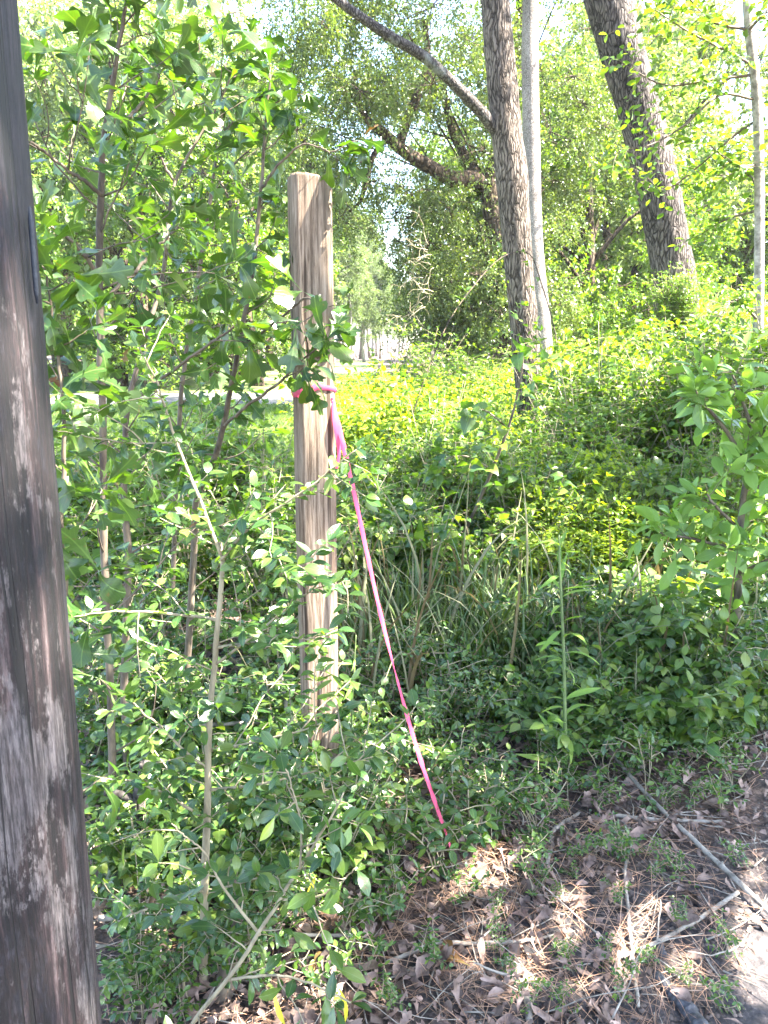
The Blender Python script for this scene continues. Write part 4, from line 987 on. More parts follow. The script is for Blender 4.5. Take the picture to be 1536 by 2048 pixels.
# tall lance-leaved weed
def weed(name, px0, pts, D, seed, label, size=.12, n=26, width=5, group=None, cat='weed'):
    rg = np.random.default_rng(seed); P0 = at(*pts[0], D); o = empty(name, (P0[0], D, 0), 0, label, cat, group); loc = np.array(o.location)
    P = smooth_path(([np.array((P0[0], D, -.02))] if P0[2] > .02 else []) + [at(x, y, D) for x, y in pts], 40); mb = MB(); mb.tube(P - loc, np.linspace(pxm(width, D), pxm(width * .35, D), 40), 7); mb.build('stem', MAT['stem_green'], o)
    lv = Leaves()
    for k in range(n):
        f = .06 + .93 * k / n; i = int(f * 39); a = k * 2.4; s_ = size * (1.05 - .45 * f) * rg.uniform(.5, 1.2); a += rg.uniform(-.9, .9)
        d = nrm(np.array((math.cos(a), math.sin(a), rg.uniform(-.1, 1.2))))
        lv.add(P[i] - loc, d, nrm(np.array((-math.cos(a) * .5, -math.sin(a) * .5, 1)) + rg.normal(0, .15, 3)), s_)
    mbl = MB(); lv.stamp(mbl, T_LANCE); mbl.build('foliage', MAT['lance_leaf'], o); return o
weed('tall_weed', 0, [(1133, 1600), (1130, 1450), (1127, 1300), (1120, 1150), (1118, 1070)], 2.55, 71, 'tall pale-green weed with lance-shaped leaves standing in the litter right of the pink tape', .17, 44)
weed('tall_weed', 0, [(700, 1560), (705, 1400), (712, 1270)], 2.3, 72, 'short lance-leaved weed at the foot of the timber post', .10, 20, 3)
for k, (x, y, y2, D) in enumerate([(1240, 1230, 1010, 4.6), (960, 1240, 960, 4.6), (1090, 1180, 940, 5.0), (1330, 1260, 1080, 4.2), (820, 1230, 1000, 4.4), (1420, 1500, 1270, 3.0), (1210, 1440, 1180, 3.3), (1300, 1400, 1150, 3.5), (1480, 1420, 1200, 3.3), (1380, 1380, 1100, 3.8), (1180, 1330, 1080, 4.0), (1040, 1330, 1120, 3.6), (770, 1420, 1200, 3.2), (880, 1560, 1390, 2.7)]):
    weed('tall_weed', 0, [(x, y + 60), (x - 5, (y + y2) / 2), (x + 4, y2)], D, 80 + k, 'upright lance-leaved weed growing among the undergrowth', .11, 22, 3, 'lance-leaved weeds among the undergrowth')

# bay sapling at the right edge
o = branchy('bay_sapling', [
    [(1475, 1190, 3.2, 8), (1478, 1060, 3.2, 7), (1490, 960, 3.2, 6), (1496, 915, 3.2, 5.5)],
    [(1494, 930, 3.2, 5), (1450, 860, 3.18, 4), (1400, 800, 3.15, 3), (1380, 765, 3.12, 2)],
    [(1496, 920, 3.2, 5), (1500, 850, 3.2, 4), (1480, 780, 3.2, 2.5), (1460, 740, 3.2, 2)],
    [(1496, 915, 3.2, 4.5), (1530, 850, 3.15, 3.5), (1545, 780, 3.1, 2)],
    [(1490, 960, 3.2, 4), (1550, 990, 3.1, 3), (1600, 980, 3.0, 2)],
    [(1480, 1060, 3.2, 4), (1430, 1010, 3.1, 3), (1410, 980, 3.1, 2)],
    [(1476, 1100, 3.2, 4), (1400, 1080, 3.1, 3), (1330, 1060, 3.05, 2)],
    [(1476, 1150, 3.2, 4), (1530, 1120, 3.1, 3), (1570, 1100, 3.05, 2)]],
    'bay sapling with dark stem and whorls of smooth pale-green leaves at the right edge', 'sapling', 63, T_OBOV, 'bay_leaf', 'stem_brown', .12, (.05, .14), .055, mode='spiral', leafn=6, drop=-.3)

# broad-leaved seedlings sprig above the brush and vine on the oak trunk
branchy('climbing_vine', [
    [(1062, 860, 8.4, 1.6), (1075, 780, 9.4, 1.6), (1030, 640, 9.5, 1.6), (1010, 560, 9.5, 1.4)],
    [(800, 920, 6.5, 1.1), (880, 680, 7.2, 1.1), (950, 570, 8, 1.1), (1010, 512, 9, 1.1), (1060, 508, 9.4, 1.1), (1085, 570, 9.3, 1.1), (1110, 660, 9.0, 1.2), (1120, 740, 8.6, 1)]],
    'thin dark vine arching over to the furrowed trunk', 'vine', 64, T_HEART, 'broad_leaf', 'bark_dark', .07, (.05, .15), .45, mode='alt', leafn=2)
branchy('broad_leaved_sapling', [
    [(905, 1130, 4.6, 4), (960, 1000, 4.5, 3.4), (1010, 880, 4.4, 3), (1040, 780, 4.35, 2), (1050, 700, 4.3, 1.5)],
    [(985, 940, 4.4, 2), (930, 910, 4.3, 1.5), (880, 920, 4.2, 1)],
    [(1020, 860, 4.4, 2), (970, 820, 4.3, 1.4), (940, 830, 4.25, 1)]],
    'slender sapling with broad pointed leaves in front of the foot of the furrowed trunk', 'sapling', 65, T_HEART, 'broad_leaf', 'stem_brown', .10, (.08, .2), .12, mode='alt', leafn=3)

# ------------------------------------------------------------------ undergrowth: kinds built once, copied as individuals
def shrub(name, seed, h, sp, nst, ntw, templ, leafm, stemm, size, tl, mode='alt', up=1.0, jit=.22, drop=.1, tiers=True, cat='shrub', leafn=5):
    rg = np.random.default_rng(seed); o = empty(name, (0, 0, 0)); mb, mt, lv = MB(), MB(), Leaves()
    for s_ in range(nst):
        a = rg.uniform(0, 6.28); q = rg.uniform(.15, 1) * sp
        P = smooth_path([(rg.normal(0, .03), rg.normal(0, .03), -.03), (q * .35 * math.cos(a), q * .35 * math.sin(a), h * .45), (q * math.cos(a), q * math.sin(a), h * rg.uniform(.7, 1.05))], 14)
        mb.tube(P, np.linspace(.0045 * h / .6, .0015, 14), 5)
        for k in range(ntw):
            i = rg.integers(3, 13); T = nrm(P[i + 1] - P[i]); b = rg.uniform(0, 6.28); d = nrm(np.array((math.cos(b), math.sin(b), rg.uniform(-.1, .6))))
            tw = curve(P[i], d, rg.uniform(*tl), 4, drop, .12, rg); mt.tube(tw, [.0016, .0014, .0012, .001, .0008], 4, cap=False); leafy(lv, tw, leafn, size, mode, .75, up, .2, tip=1, jit=jit, droop=drop, rg=rg)
        leafy(lv, P[-6:], 3, size, mode, .7, up, tip=3, jit=jit, rg=rg)
    ml = MB(); lv.stamp(ml, templ); a = mb.build('stems', MAT[stemm], o); b = mt.build('twigs', MAT[stemm], o); c = ml.build('foliage', MAT[leafm], o); return reg(o, a, b, c)
def grass_clump(name, seed, h, n, mat, w=.006, sp=.07):
    rg = np.random.default_rng(seed); o = empty(name, (0, 0, 0)); mb = MB()
    for k in range(n):
        a = rg.uniform(0, 6.28); L = h * rg.uniform(.5, 1.25); lean = rg.uniform(.15, 1.2); b0 = np.array((rg.normal(0, sp), rg.normal(0, sp), -.01)); t = np.linspace(0, 1, 7)
        ang = lean * t ** 1.3 * 1.5; st = np.stack([np.sin(ang) * math.cos(a), np.sin(ang) * math.sin(a), np.cos(ang)], -1) * L / 6
        P = b0 + np.vstack([np.zeros(3), np.cumsum(st[1:], 0)]); W = np.tile(np.array((-math.sin(a), math.cos(a), rg.normal(0, .3))), (7, 1))
        ribbon3(mb, P, W, w * rg.uniform(.7, 1.4) * np.array([.6, 1, 1.1, 1, .8, .5, .08]))
    c = mb.build('blades', MAT[mat], o); return reg(o, c)
def ribbon3(mb, P, W, w):
    n = len(P); T = nrm(np.gradient(P, axis=0)); W = nrm(W - T * np.sum(W * T, 1, keepdims=True)); Nn = np.cross(T, W); V = np.empty((n, 3, 3)); V[:, 0] = P - W * w[:, None]; V[:, 1] = P + Nn * w[:, None] * .5; V[:, 2] = P + W * w[:, None]
    i = np.arange(n - 1)[:, None]; k = np.arange(2)[None]; a = i * 3 + k; q = np.stack([a, a + 1, a + 4, a + 3], -1).ravel(); U = np.zeros((n * 3, 2)); mb.add(V.reshape(-1, 3), q, [4] * (2 * (n - 1)), U)

def brush_top(px, D):
    if 1000 < px < 1140 and D < 10: return 845 - abs(px - 1065) * .7
    return float(np.interp(px, [100, 640, 800, 900, 980, 1060, 1130, 1200, 1300, 1400, 1536], [770, 740, 680, 690, 705, 730, 680, 610, 575, 560, 560]))
class Kind:
    def __init__(s, protos):
        s.p = protos; s.u = [0] * len(protos); s.h = max(v.co[2] for c in KIDS[protos[0].name] for v in c.data.vertices)
    def put(s, x, y, sc, label, cat, group, rz=None, z=None, lean=0):
        k = random.randrange(len(s.p)); o = s.p[k] if s.u[k] == 0 else copy_tree(s.p[k]); s.u[k] += 1
        o.location = (x, y, float(hgt(x, y)) if z is None else z); o.rotation_euler = (random.uniform(-.12, .12) + lean, random.uniform(-.12, .12), random.uniform(0, 6.28) if rz is None else rz)
        q = 1.0 if y < 3.2 else .62 + .56 * (.5 + .5 * noise.noise(Vector((x * 1.6, y * 1.3, 3)))) * 1.0 + random.uniform(-.12, .2)
        zf = random.uniform(.8, 1.25)
        if y > 4.0 and z is None:
            hp = s.h * sc * q * zf; lim = (1.55 - (brush_top(768 + x / y * F, y) - 680) / F * y) * (random.uniform(.62, 1.04) if random.random() < .8 else random.uniform(1.0, 1.35)); k_ = min(1.0, max(.3, lim) / hp); zf *= k_; q *= k_ ** .4; zf /= k_ ** .4
        o.scale = (sc * q, sc * q, sc * q * zf); tag(o, label, cat, group); return o
    def drop_unused(s):
        for o, u in zip(s.p, s.u):
            if not u:
                for c in KIDS[o.name]: bpy.data.objects.remove(c)
                bpy.data.objects.remove(o)
K_broad = Kind([shrub('broad_leaved_shrub', 100 + k, .62, .42, 6, 8, T_HEART, 'broad_leaf', 'stem_tan', .070, (.08, .26), leafn=4) for k in range(4)])
K_tooth = Kind([shrub('toothed_leaf_shrub', 110 + k, .42, .30, 6, 7, T_TOOTH, 'broad_leaf', 'stem_green', .075, (.06, .16)) for k in range(3)])
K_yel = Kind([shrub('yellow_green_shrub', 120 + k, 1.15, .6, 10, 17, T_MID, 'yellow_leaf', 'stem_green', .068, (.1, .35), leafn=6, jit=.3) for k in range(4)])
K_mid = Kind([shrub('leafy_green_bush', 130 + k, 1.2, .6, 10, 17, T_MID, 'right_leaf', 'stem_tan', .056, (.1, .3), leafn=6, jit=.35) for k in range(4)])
K_priv = Kind([shrub('small_privet_shrub', 140 + k, .36, .24, 5, 5, T_OVAL, 'privet_leaf', 'stem_tan', .038, (.06, .17), mode='pair', leafn=5) for k in range(5)])
K_seed = Kind([shrub('privet_seedling', 150 + k, .15, .09, 3, 3, T_OVAL, 'privet_leaf', 'stem_tan', .026, (.04, .09), mode='pair', leafn=3) for k in range(5)])
K_grass = Kind([grass_clump('grass_clump', 160 + k, .42, 60, 'grass', .0055) for k in range(4)])
K_dry = Kind([grass_clump('dry_grass_clump', 165 + k, .36, 46, 'dry_grass', .003, .12) for k in range(2)])
K_bramb = Kind([shrub('low_green_creeper', 170 + k, .20, .34, 7, 5, T_TOOTH, 'broad_leaf', 'stem_green', .045, (.05, .14)) for k in range(3)])

def region(n, x0, x1, y0, y1, ok=None):
    """positions on the ground between two distances; x limits are photo pixels at that distance"""
    out = []
    tries = 0
    while len(out) < n and tries < n * 60:
        tries += 1
        u = random.random(); D = math.sqrt(y0 * y0 + (y1 * y1 - y0 * y0) * u); px = random.uniform(x0, x1); x = (px - 768) / F * D * 1.0 / math.cos(PITCH) * 1.02
        if ok and not ok(px, D): continue
        if D > 4.2 and noise.noise(Vector((x * 1.1 + 9, D * .9, 1))) < -.28: continue
        if out and min((a - x) ** 2 + (b - D) ** 2 for a, b in out[-40:]) < .006: continue
        out.append((x, D))
    return out

# tall grass in the shade under the brush
for x, y in region(56, 680, 1150, 3.3, 4.4): K_grass.put(x, y, random.uniform(.6, 1.05), 'clump of long arching dark-green grass in the shade behind the pink tape', 'grass clump', 'grass clumps in the shade behind the pink tape')
for x, y in region(26, 1150, 1560, 2.9, 4.2): K_grass.put(x, y, random.uniform(.4, .7), 'clump of thin green grass beside the fallen branches on the right', 'grass clump', 'grass clumps near the fallen branches')
for x, y in region(38, 640, 1500, 3.0, 6.0): K_dry.put(x, y, random.uniform(.8, 2.0), 'tuft of dry straw-coloured grass between the green plants', 'grass clump', 'dry grass tufts')
# layered broad-leaved brush in the middle
for x, y in region(60, 690, 1560, 4.5, 6.8): K_broad.put(x, y, random.uniform(.7, 1.25), 'broad-leaved shrub of the brush in the middle of the picture', 'shrub', 'broad-leaved brush in the middle')
for x, y in region(30, 1130, 1600, 3.1, 4.4): K_tooth.put(x, y, random.uniform(.5, 1.1), 'low shrub with toothed leaves on the right in the middle distance', 'shrub', 'toothed-leaf shrubs on the right')
for x, y in region(14, 690, 1000, 4.0, 4.6): K_broad.put(x, y, random.uniform(.8, 1.05), 'broad-leaved shrub just behind the stretched pink tape', 'shrub', 'broad-leaved shrubs behind the tape')
for x, y in region(56, 700, 1560, 4.4, 6.6): K_mid.put(x, y, random.uniform(.45, .8), 'small-leaved green bush among the broad-leaved brush in the middle', 'bush', 'small-leaved bushes in the middle')
for x, y in region(30, 900, 1560, 4.2, 6.0): K_yel.put(x, y, random.uniform(.45, .72), 'yellow-green shrub among the broad-leaved brush in the middle', 'shrub', 'yellow-green shrubs in the middle')
for x, y in region(34, 1100, 1600, 2.9, 4.4): K_priv.put(x, y, random.uniform(.6, 1.3), 'small-leaved privet shrub on the right below the bay sapling', 'shrub', 'privet shrubs on the right')
for x, y in region(14, 1050, 1600, 2.9, 4.6): K_dry.put(x, y, random.uniform(.6, 1.3), 'tuft of dry pale grass among the shrubs on the right', 'grass clump', 'dry grass tufts on the right')
# sunlit yellow-green brush, and green bushes round the trunks
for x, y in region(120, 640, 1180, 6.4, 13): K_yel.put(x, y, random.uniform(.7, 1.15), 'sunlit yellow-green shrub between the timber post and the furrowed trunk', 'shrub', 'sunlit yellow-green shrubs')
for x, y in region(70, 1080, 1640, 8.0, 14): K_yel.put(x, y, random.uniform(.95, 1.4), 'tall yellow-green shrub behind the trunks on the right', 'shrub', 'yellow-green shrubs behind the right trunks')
for x, y in region(78, 1130, 1640, 5.6, 8.4): K_mid.put(x, y, random.uniform(.75, 1.6), 'leafy green bush in front of the thick leaning trunk', 'bush', 'green bushes in front of the leaning trunk')
for x, y in region(24, 960, 1200, 6.6, 9.6): K_mid.put(x, y, random.uniform(.5, .85), 'leafy green bush at the foot of the furrowed trunk', 'bush', 'green bushes at the foot of the furrowed trunk')
for x, y in region(34, 800, 1100, 12, 17): K_mid.put(x, y, random.uniform(1.4, 2.1), 'green bush under the dark arching limbs', 'bush', 'bushes under the spreading tree')
for x, y in region(24, 1200, 1600, 13, 18): K_mid.put(x, y, random.uniform(1.5, 2.3), 'large green bush far back between the right-hand trunks', 'bush', 'bushes far back on the right')
# vines and leaves climbing the foot of the leaning trunk
for k in range(30):
    f = k / 30; p = at(1390 - 35 * f + random.uniform(-30, 30), 860 - 290 * f, 8.6); K_mid.put(p[0], p[1], random.uniform(.35, .6), 'leafy vine tuft clinging to the foot of the thick leaning trunk', 'vine', 'vine tufts on the leaning trunk', z=p[2] - .35)
for x, y in region(34, 110, 600, 3.4, 5.6): K_mid.put(x, y, random.uniform(.6, 1.05), 'leafy green bush behind the oak saplings, in front of the lawn', 'bush', 'green bushes in front of the lawn')
# left side, behind the saplings: low brush and lawn edge
for x, y in region(30, 120, 640, 3.2, 5.2): K_priv.put(x, y, random.uniform(.8, 1.4), 'small-leaved shrub behind the oak saplings at the edge of the lawn', 'shrub', 'small-leaved shrubs by the lawn edge')
for x, y in region(14, 120, 640, 4.6, 6.0): K_broad.put(x, y, random.uniform(.5, .8), 'low broad-leaved shrub at the edge of the lawn behind the saplings', 'shrub', 'broad-leaved shrubs by the lawn edge')
for x, y in region(20, 150, 640, 2.0, 3.1): K_priv.put(x, y, random.uniform(.7, 1.35), 'small privet shrub growing round the feet of the oak saplings', 'shrub', 'privet shrubs round the saplings')
for x, y in region(18, 150, 640, 1.9, 2.9): K_bramb.put(x, y, random.uniform(.7, 1.3), 'low green creeper under the oak saplings', 'creeper', 'creepers under the saplings')
for x, y in region(11, 160, 620, 1.45, 1.95): K_priv.put(x, y, random.uniform(.45, .75), 'low privet shrub in the leaf litter at the lower left', 'shrub', 'low privet shrubs at the lower left')
for px_, D_ in ((600, 2.12), (648, 2.05), (700, 2.1), (560, 1.95), (670, 1.9)): K_priv.put((px_ - 768) / F * D_ * 1.15, D_, random.uniform(.8, 1.1), 'small privet shrub hiding the foot of the timber post', 'shrub', 'privet shrubs at the foot of the timber post')
# around the tape and post foot
for x, y in region(64, 640, 980, 2.0, 3.3): K_seed.put(x, y, random.uniform(.9, 1.9), 'little privet seedling in the litter round the foot of the pink tape', 'seedling', 'privet seedlings round the pink tape')
for x, y in region(14, 650, 960, 2.6, 3.4): K_priv.put(x, y, random.uniform(.6, .9), 'small privet shrub behind the pink tape', 'shrub', 'privet shrubs behind the tape')
for x, y in region(84, 940, 1540, 1.9, 3.2, lambda px, D: D > 2.3 or px < 1120 or random.random() < .25): K_seed.put(x, y, random.uniform(.5, 1.3), 'tiny privet seedling in the brown litter on the right', 'seedling', 'privet seedlings in the litter on the right')
for x, y in region(24, 1000, 1540, 1.5, 2.1): K_seed.put(x, y, random.uniform(.35, .7), 'tiny seedling on the dark bare soil at the lower right', 'seedling', 'seedlings on the bare soil')
for x, y in region(9, 620, 900, 1.45, 1.95): K_seed.put(x, y, random.uniform(.6, 1.1), 'small seedling in the shaded litter at the bottom', 'seedling', 'seedlings in the shaded litter')
for x, y in region(40, 1150, 1560, 2.75, 3.5): K_bramb.put(x, y, random.uniform(.8, 1.4), 'low green creeper on the right beneath the toothed shrubs', 'creeper', 'creepers on the right')
for x, y in region(12, 880, 1150, 2.9, 3.4): K_bramb.put(x, y, random.uniform(.6, 1.0), 'low green creeper in front of the long grass', 'creeper', 'creepers in front of the long grass')
for K in (K_broad, K_tooth, K_yel, K_mid, K_priv, K_seed, K_grass, K_dry, K_bramb): K.drop_unused()

# lawn grass: uncountable
rg = np.random.default_rng(91); n = 42000
D = np.sqrt(rg.uniform(5.6 ** 2, 18.5 ** 2, n)); x = (rg.uniform(60, 790, n) - 768) / F * D * 1.04; k = ~((x > -.4)); x, D = x[k], D[k]; n = len(x); a = rg.uniform(0, 6.28, n)
T_BL = [(np.array([(-.06, 0, 0), (.06, 0, 0), (.04, .6, .05), (0, 1, .25)]), np.array([0, 1, 2, 0, 2, 3]), np.array([3, 3]), np.zeros((4, 2)))]
mb = MB(); place(mb, T_BL, np.stack([x, D, hgt(x, D) + .0], -1), np.stack([.45 * np.cos(a), .45 * np.sin(a), np.ones(n)], -1), np.stack([np.sin(a), np.cos(a), np.zeros(n)], -1), rg.uniform(.06, .14, n), rg=rg)
tag(mb.build('lawn_grass', MAT['lawn_grass']), 'bright mown grass of the lawn seen between the saplings', 'grass', kind='stuff')

# ------------------------------------------------------------------ litter
rg = np.random.default_rng(92)
def scatter(n, y0, y1, pw=1.0, x0=120, x1=1580):
    D = (y0 ** pw + (y1 ** pw - y0 ** pw) * rg.uniform(0, 1, n)) ** (1 / pw); x = (rg.uniform(x0, x1, n) - 768) / F * D / math.cos(PITCH) * 1.03; return x, D
T_DRY = [strip_leaf(p, fold=f, bend=b, twist=t, wave=w) for p, f, b, t, w in [(OAK1, .6, 1.8, .6, .6), (OAK2, .3, -1.5, -.8, .7), (OAK3, .8, 1.0, .5, .5), (simple_profile(6, .25), .5, 1.8, .6, .4), (simple_profile(6, .18), .9, -1.2, -.7, .5)]]
x, D = scatter(13000, 1.25, 6.5, 1.2)
soil = (x > .55 + .25 * (D - 1.4)) & (D < 2.15) & (rg.uniform(0, 1, len(x)) < .82); x, D = x[~soil], D[~soil]; n = len(x); a = rg.uniform(0, 6.28, n)
mb = MB(); place(mb, T_DRY, np.stack([x, D, hgt(x, D) + rg.uniform(.003, .022, n)], -1), np.stack([np.cos(a), np.sin(a), rg.normal(0, .22, n)], -1), np.stack([rg.normal(0, .35, n), rg.normal(0, .35, n), np.ones(n)], -1), rg.uniform(.02, .085, n), rg=rg)
tag(mb.build('leaf_litter', MAT['litter']), 'carpet of dry brown fallen leaves on the forest floor', 'leaf litter', kind='stuff')
x, D = scatter(10000, 1.25, 4.2, 1.2); d2 = ((x - .42) / .55) ** 2 + ((D - 1.9) / .45) ** 2; k = (rg.uniform(0, 1, len(x)) < .35 + .65 * (d2 < 1)); x, D = x[k], D[k]; n = len(x); a = rg.uniform(0, 6.28, n)
T_PN = [(np.array([(-.0042, 0, 0), (.0042, 0, 0), (.0042, .5, .03), (-.0042, .5, .03), (0, 1, b)]), np.array([0, 1, 2, 3, 3, 2, 4]), np.array([4, 3]), np.zeros((5, 2))) for b in (-.02, .06)]
mb = MB(); place(mb, T_PN, np.stack([x, D, hgt(x, D) + rg.uniform(.006, .028, n)], -1), np.stack([np.cos(a), np.sin(a), rg.normal(0, .08, n)], -1), np.stack([rg.normal(0, .3, n), rg.normal(0, .3, n), np.ones(n)], -1), rg.uniform(.08, .19, n), rg=rg)
tag(mb.build('pine_straw', MAT['needle']), 'scattered reddish pine needles on the forest floor', 'pine needles', kind='stuff')
mb = MB()
x, D = scatter(900, 1.3, 4.5, 1.3)
for xx, dd in zip(x, D):
    a = rg.uniform(0, 6.28); L = rg.uniform(.05, .28); p = curve((xx, dd, float(hgt(xx, dd)) + .012), (math.cos(a), math.sin(a), rg.normal(0, .05)), L, 5, 0, .15, rg); p[:, 2] = np.maximum(p[:, 2], hgt(p[:, 0], p[:, 1]) + .004); mb.tube(p, np.linspace(rg.uniform(.001, .0032), .0007, 6), 5)
tag(mb.build('fallen_twigs', MAT['stick']), 'small broken twigs strewn over the forest floor', 'twigs', kind='stuff')
# small clods and crumbs of soil at the lower right
x, D = scatter(2600, 1.3, 2.4, 1.2, 960, 1600); n = len(x); a = nrm(rg.normal(0, 1, (n, 3)))
T_ST = []
for k in range(3):
    th = np.linspace(0, 6.283, 6, endpoint=False); V = [(0, 0, .5)] + [(math.cos(q) * rg.uniform(.35, .6), math.sin(q) * rg.uniform(.35, .6), rg.uniform(-.1, .2)) for q in th]
    L = []
    for q in range(6): L += [0, 1 + q, 1 + (q + 1) % 6]
    T_ST.append((np.array(V), np.array(L), np.array([3] * 6), np.zeros((7, 2))))
mb = MB(); a = rg.uniform(0, 6.28, n); place(mb, T_ST, np.stack([x, D, hgt(x, D) + .001], -1), np.stack([np.cos(a), np.sin(a), np.zeros(n)], -1), np.stack([np.zeros(n), np.zeros(n), np.ones(n)], -1), rg.uniform(.004, .02, n), rg=rg)
tag(mb.build('soil_crumbs', plain_mat('soil_crumb', (0.05, 0.04, 0.036), (0.16, 0.12, 0.10), 40, .95, island=True)), 'loose crumbs of dark soil at the lower right', 'soil', kind='stuff')

# fallen branches and sticks, one by one
def stick(name, pts, label, mat='stick', side=(), cat='stick', seed=0, lift=.012):
    rg = np.random.default_rng(seed); P = []
    for q in pts:
        g_ = gnd(q[0], q[1]); z = q[3] if len(q) > 3 else lift
        if z > lift:
            p = at(q[0], q[1], g_[1] - z * g_[1] / CAMH); P.append(p)
        else: P.append(g_ + (0, 0, lift))
    n = 50; path = smooth_path(P, n) ; path = path + np.cumsum(rg.normal(0, .0012, path.shape), 0) * .6; r = np.interp(np.linspace(0, 1, n), np.linspace(0, 1, len(pts)), [pxm(q[2], P[i][1]) for i, q in enumerate(pts)]) * rg.uniform(.88, 1.12, n)
    mb = MB(); mb.tube(path, r, 9)
    for f, dx, dy, L in side:
        i = int(f * (n - 1)); c = curve(path[i], (dx, dy, .12), L, 8, .15, .12, rg); mb.tube(c, np.linspace(r[i] * .6, r[i] * .25, 9), 7)
    return tag(mb.build(name, MAT[mat]), label, cat)
stick('fallen_branch', [(1130, 1400, 3), (1190, 1465, 3.6), (1260, 1555, 4.2), (1330, 1630, 5), (1420, 1720, 6), (1500, 1800, 6.5), (1570, 1870, 7)], 'long straight fallen branch running down to the right edge', seed=1, lift=.03)
stick('fallen_branch', [(1010, 1915, 4), (1050, 1950, 6), (1058, 2000, 8), (1062, 2060, 9)], 'short thick pale stick with a fork at the bottom centre', seed=2, side=[(.55, -.5, .12, .14)])
stick('fallen_branch', [(770, 1930, 5), (860, 1890, 5), (960, 1885, 5), (1060, 1880, 4), (1120, 1870, 3)], 'thin dark crooked stick lying across the shaded litter at the bottom', seed=3, side=[(.5, .2, .2, .1)])
stick('fallen_branch', [(1215, 1625, 4), (1300, 1632, 4.5), (1400, 1636, 4), (1460, 1640, 3)], 'thin level stick crossing the long fallen branch', seed=4)
stick('fallen_branch', [(1170, 1350, 4, .10), (1280, 1335, 5, .12), (1400, 1325, 5, .13), (1560, 1335, 4, .12)], 'bent grey branch lying across the green plants at the right edge', seed=5)
stick('fallen_branch', [(1240, 1920, 4), (1300, 1900, 4.5), (1390, 1850, 5), (1480, 1790, 5)], 'crooked grey stick below the long fallen branch', seed=6, side=[(.4, .1, .25, .12)])
stick('fallen_branch', [(200, 1870, 7), (330, 1860, 7), (430, 1900, 6), (560, 1905, 5), (720, 1900, 4)], 'long twisted brown stick in the lower left behind the shrub stems', seed=7, lift=.05, side=[(.3, .1, .3, .15), (.6, .2, -.2, .15)])
stick('fallen_branch', [(560, 1330, 4, .35), (590, 1530, 5, .2), (610, 1700, 5, .05), (640, 1830, 6)], 'dead grey stick propped upright against the brush left of the timber post', seed=8)
stick('fallen_branch', [(300, 1455, 4, .25), (420, 1450, 5, .25), (560, 1440, 4, .22), (640, 1435, 3, .2)], 'dry brown branch caught level in the shrubs left of the timber post', seed=9)
stick('fallen_branch', [(1090, 1750, 4), (1100, 1700, 5), (1110, 1650, 5), (1160, 1610, 4)], 'short curved root-like stick in the litter', seed=10)
stick('fallen_branch', [(1250, 1700, 3), (1255, 1800, 4), (1262, 1920, 4), (1270, 2020, 4)], 'thin pale straight stick pointing toward the viewer at the lower right', seed=11)
stick('charred_log', [(1310, 1955, 12), (1340, 1990, 18), (1375, 2030, 22), (1410, 2090, 24)], 'blackened charred stub of wood lying on the soil at the lower right', 'char', cat='log', seed=12, lift=.01)
stick('charred_log', [(1300, 1870, 7), (1310, 1890, 10), (1320, 1915, 8)], 'small black lump of burnt wood beside the sunlit litter', 'char', cat='log', seed=13, lift=.008)
# crooked stump left
o = empty('broken_stump', gnd(300, 1735), 0, 'crooked broken stump with flaking bark standing between the sapling stems', 'stump')
loc = np.array(o.location); y = loc[1]
P, r = px_path([(318, 1745, y, 22), (300, 1690, y, 17), (282, 1640, y - .01, 14), (276, 1600, y - .01, 14), (286, 1560, y - .02, 13), (290, 1525, y - .02, 12)], 40)
trunk_obj('trunk', P - loc, r, MAT['bark_limb'], o, 20, .25)
mb = MB(); p = smooth_path([P[22] - loc, P[22] - loc + (-.03, -.01, .03), P[22] - loc + (-.09, -.01, .045)], 8); mb.tube(p, np.linspace(.014, .012, 8), 9); mb.build('branch_stub', MAT['bark_limb'], o)
o = empty('broken_stump', gnd(450, 1990), 0, 'dark splintered stump at the foot of the light-stemmed privet', 'stump'); loc = np.array(o.location); y = loc[1]
P, r = px_path([(440, 2010, y, 26), (455, 1950, y, 20), (470, 1880, y, 14), (476, 1820, y - .01, 8), (470, 1760, y - .02, 3)], 30); trunk_obj('trunk', P - loc, r, MAT['stem_brown'], o, 18, .3)
# yellow leaves and pale stones
def one_leaf(px, py, D, y, z, s, mat, templ, label, name='fallen_leaf', cat='leaf'):
    mb = MB(); p = at(px, py, D) if D else gnd(px, py) + (0, 0, .02)
    o = empty(name, p, 0, label, cat); place(mb, [templ], [(0, 0, 0)], [y], [z], s); mb.build('blade', MAT[mat], o); return o
one_leaf(612, 1815, 1.42, (.25, .1, 1), (.3, -1, .1), .075, 'bright_yellow', T_LANCE[3], 'bright yellow upright leaf in the lower left foreground')
one_leaf(690, 2045, 1.42, (.1, .1, 1), (.9, -1, .1), .085, 'bright_yellow', T_LANCE[1], 'narrow yellow leaf standing at the bottom edge')
one_leaf(570, 2050, 1.40, (-.5, .1, 1), (.2, -1, .3), .075, 'bright_yellow', T_LANCE[0], 'narrow yellow leaf leaning left at the bottom edge')
one_leaf(640, 2000, 0, (-.5, .3, .5), (.5, -.8, .4), .10, 'brown_leaf', T_DRY[1], 'large curled tan leaf at the bottom centre-left')
one_leaf(1010, 1885, 0, (.5, .6, .1), (0, -.2, 1), .13, 'brown_leaf', T_DRY[0], 'broad brown lobed leaf beside the sunlit litter')
one_leaf(940, 1940, 0, (-.7, .4, .1), (0, -.2, 1), .14, 'brown_leaf', T_DRY[2], 'large dark-brown curled leaf in the shade at the bottom')

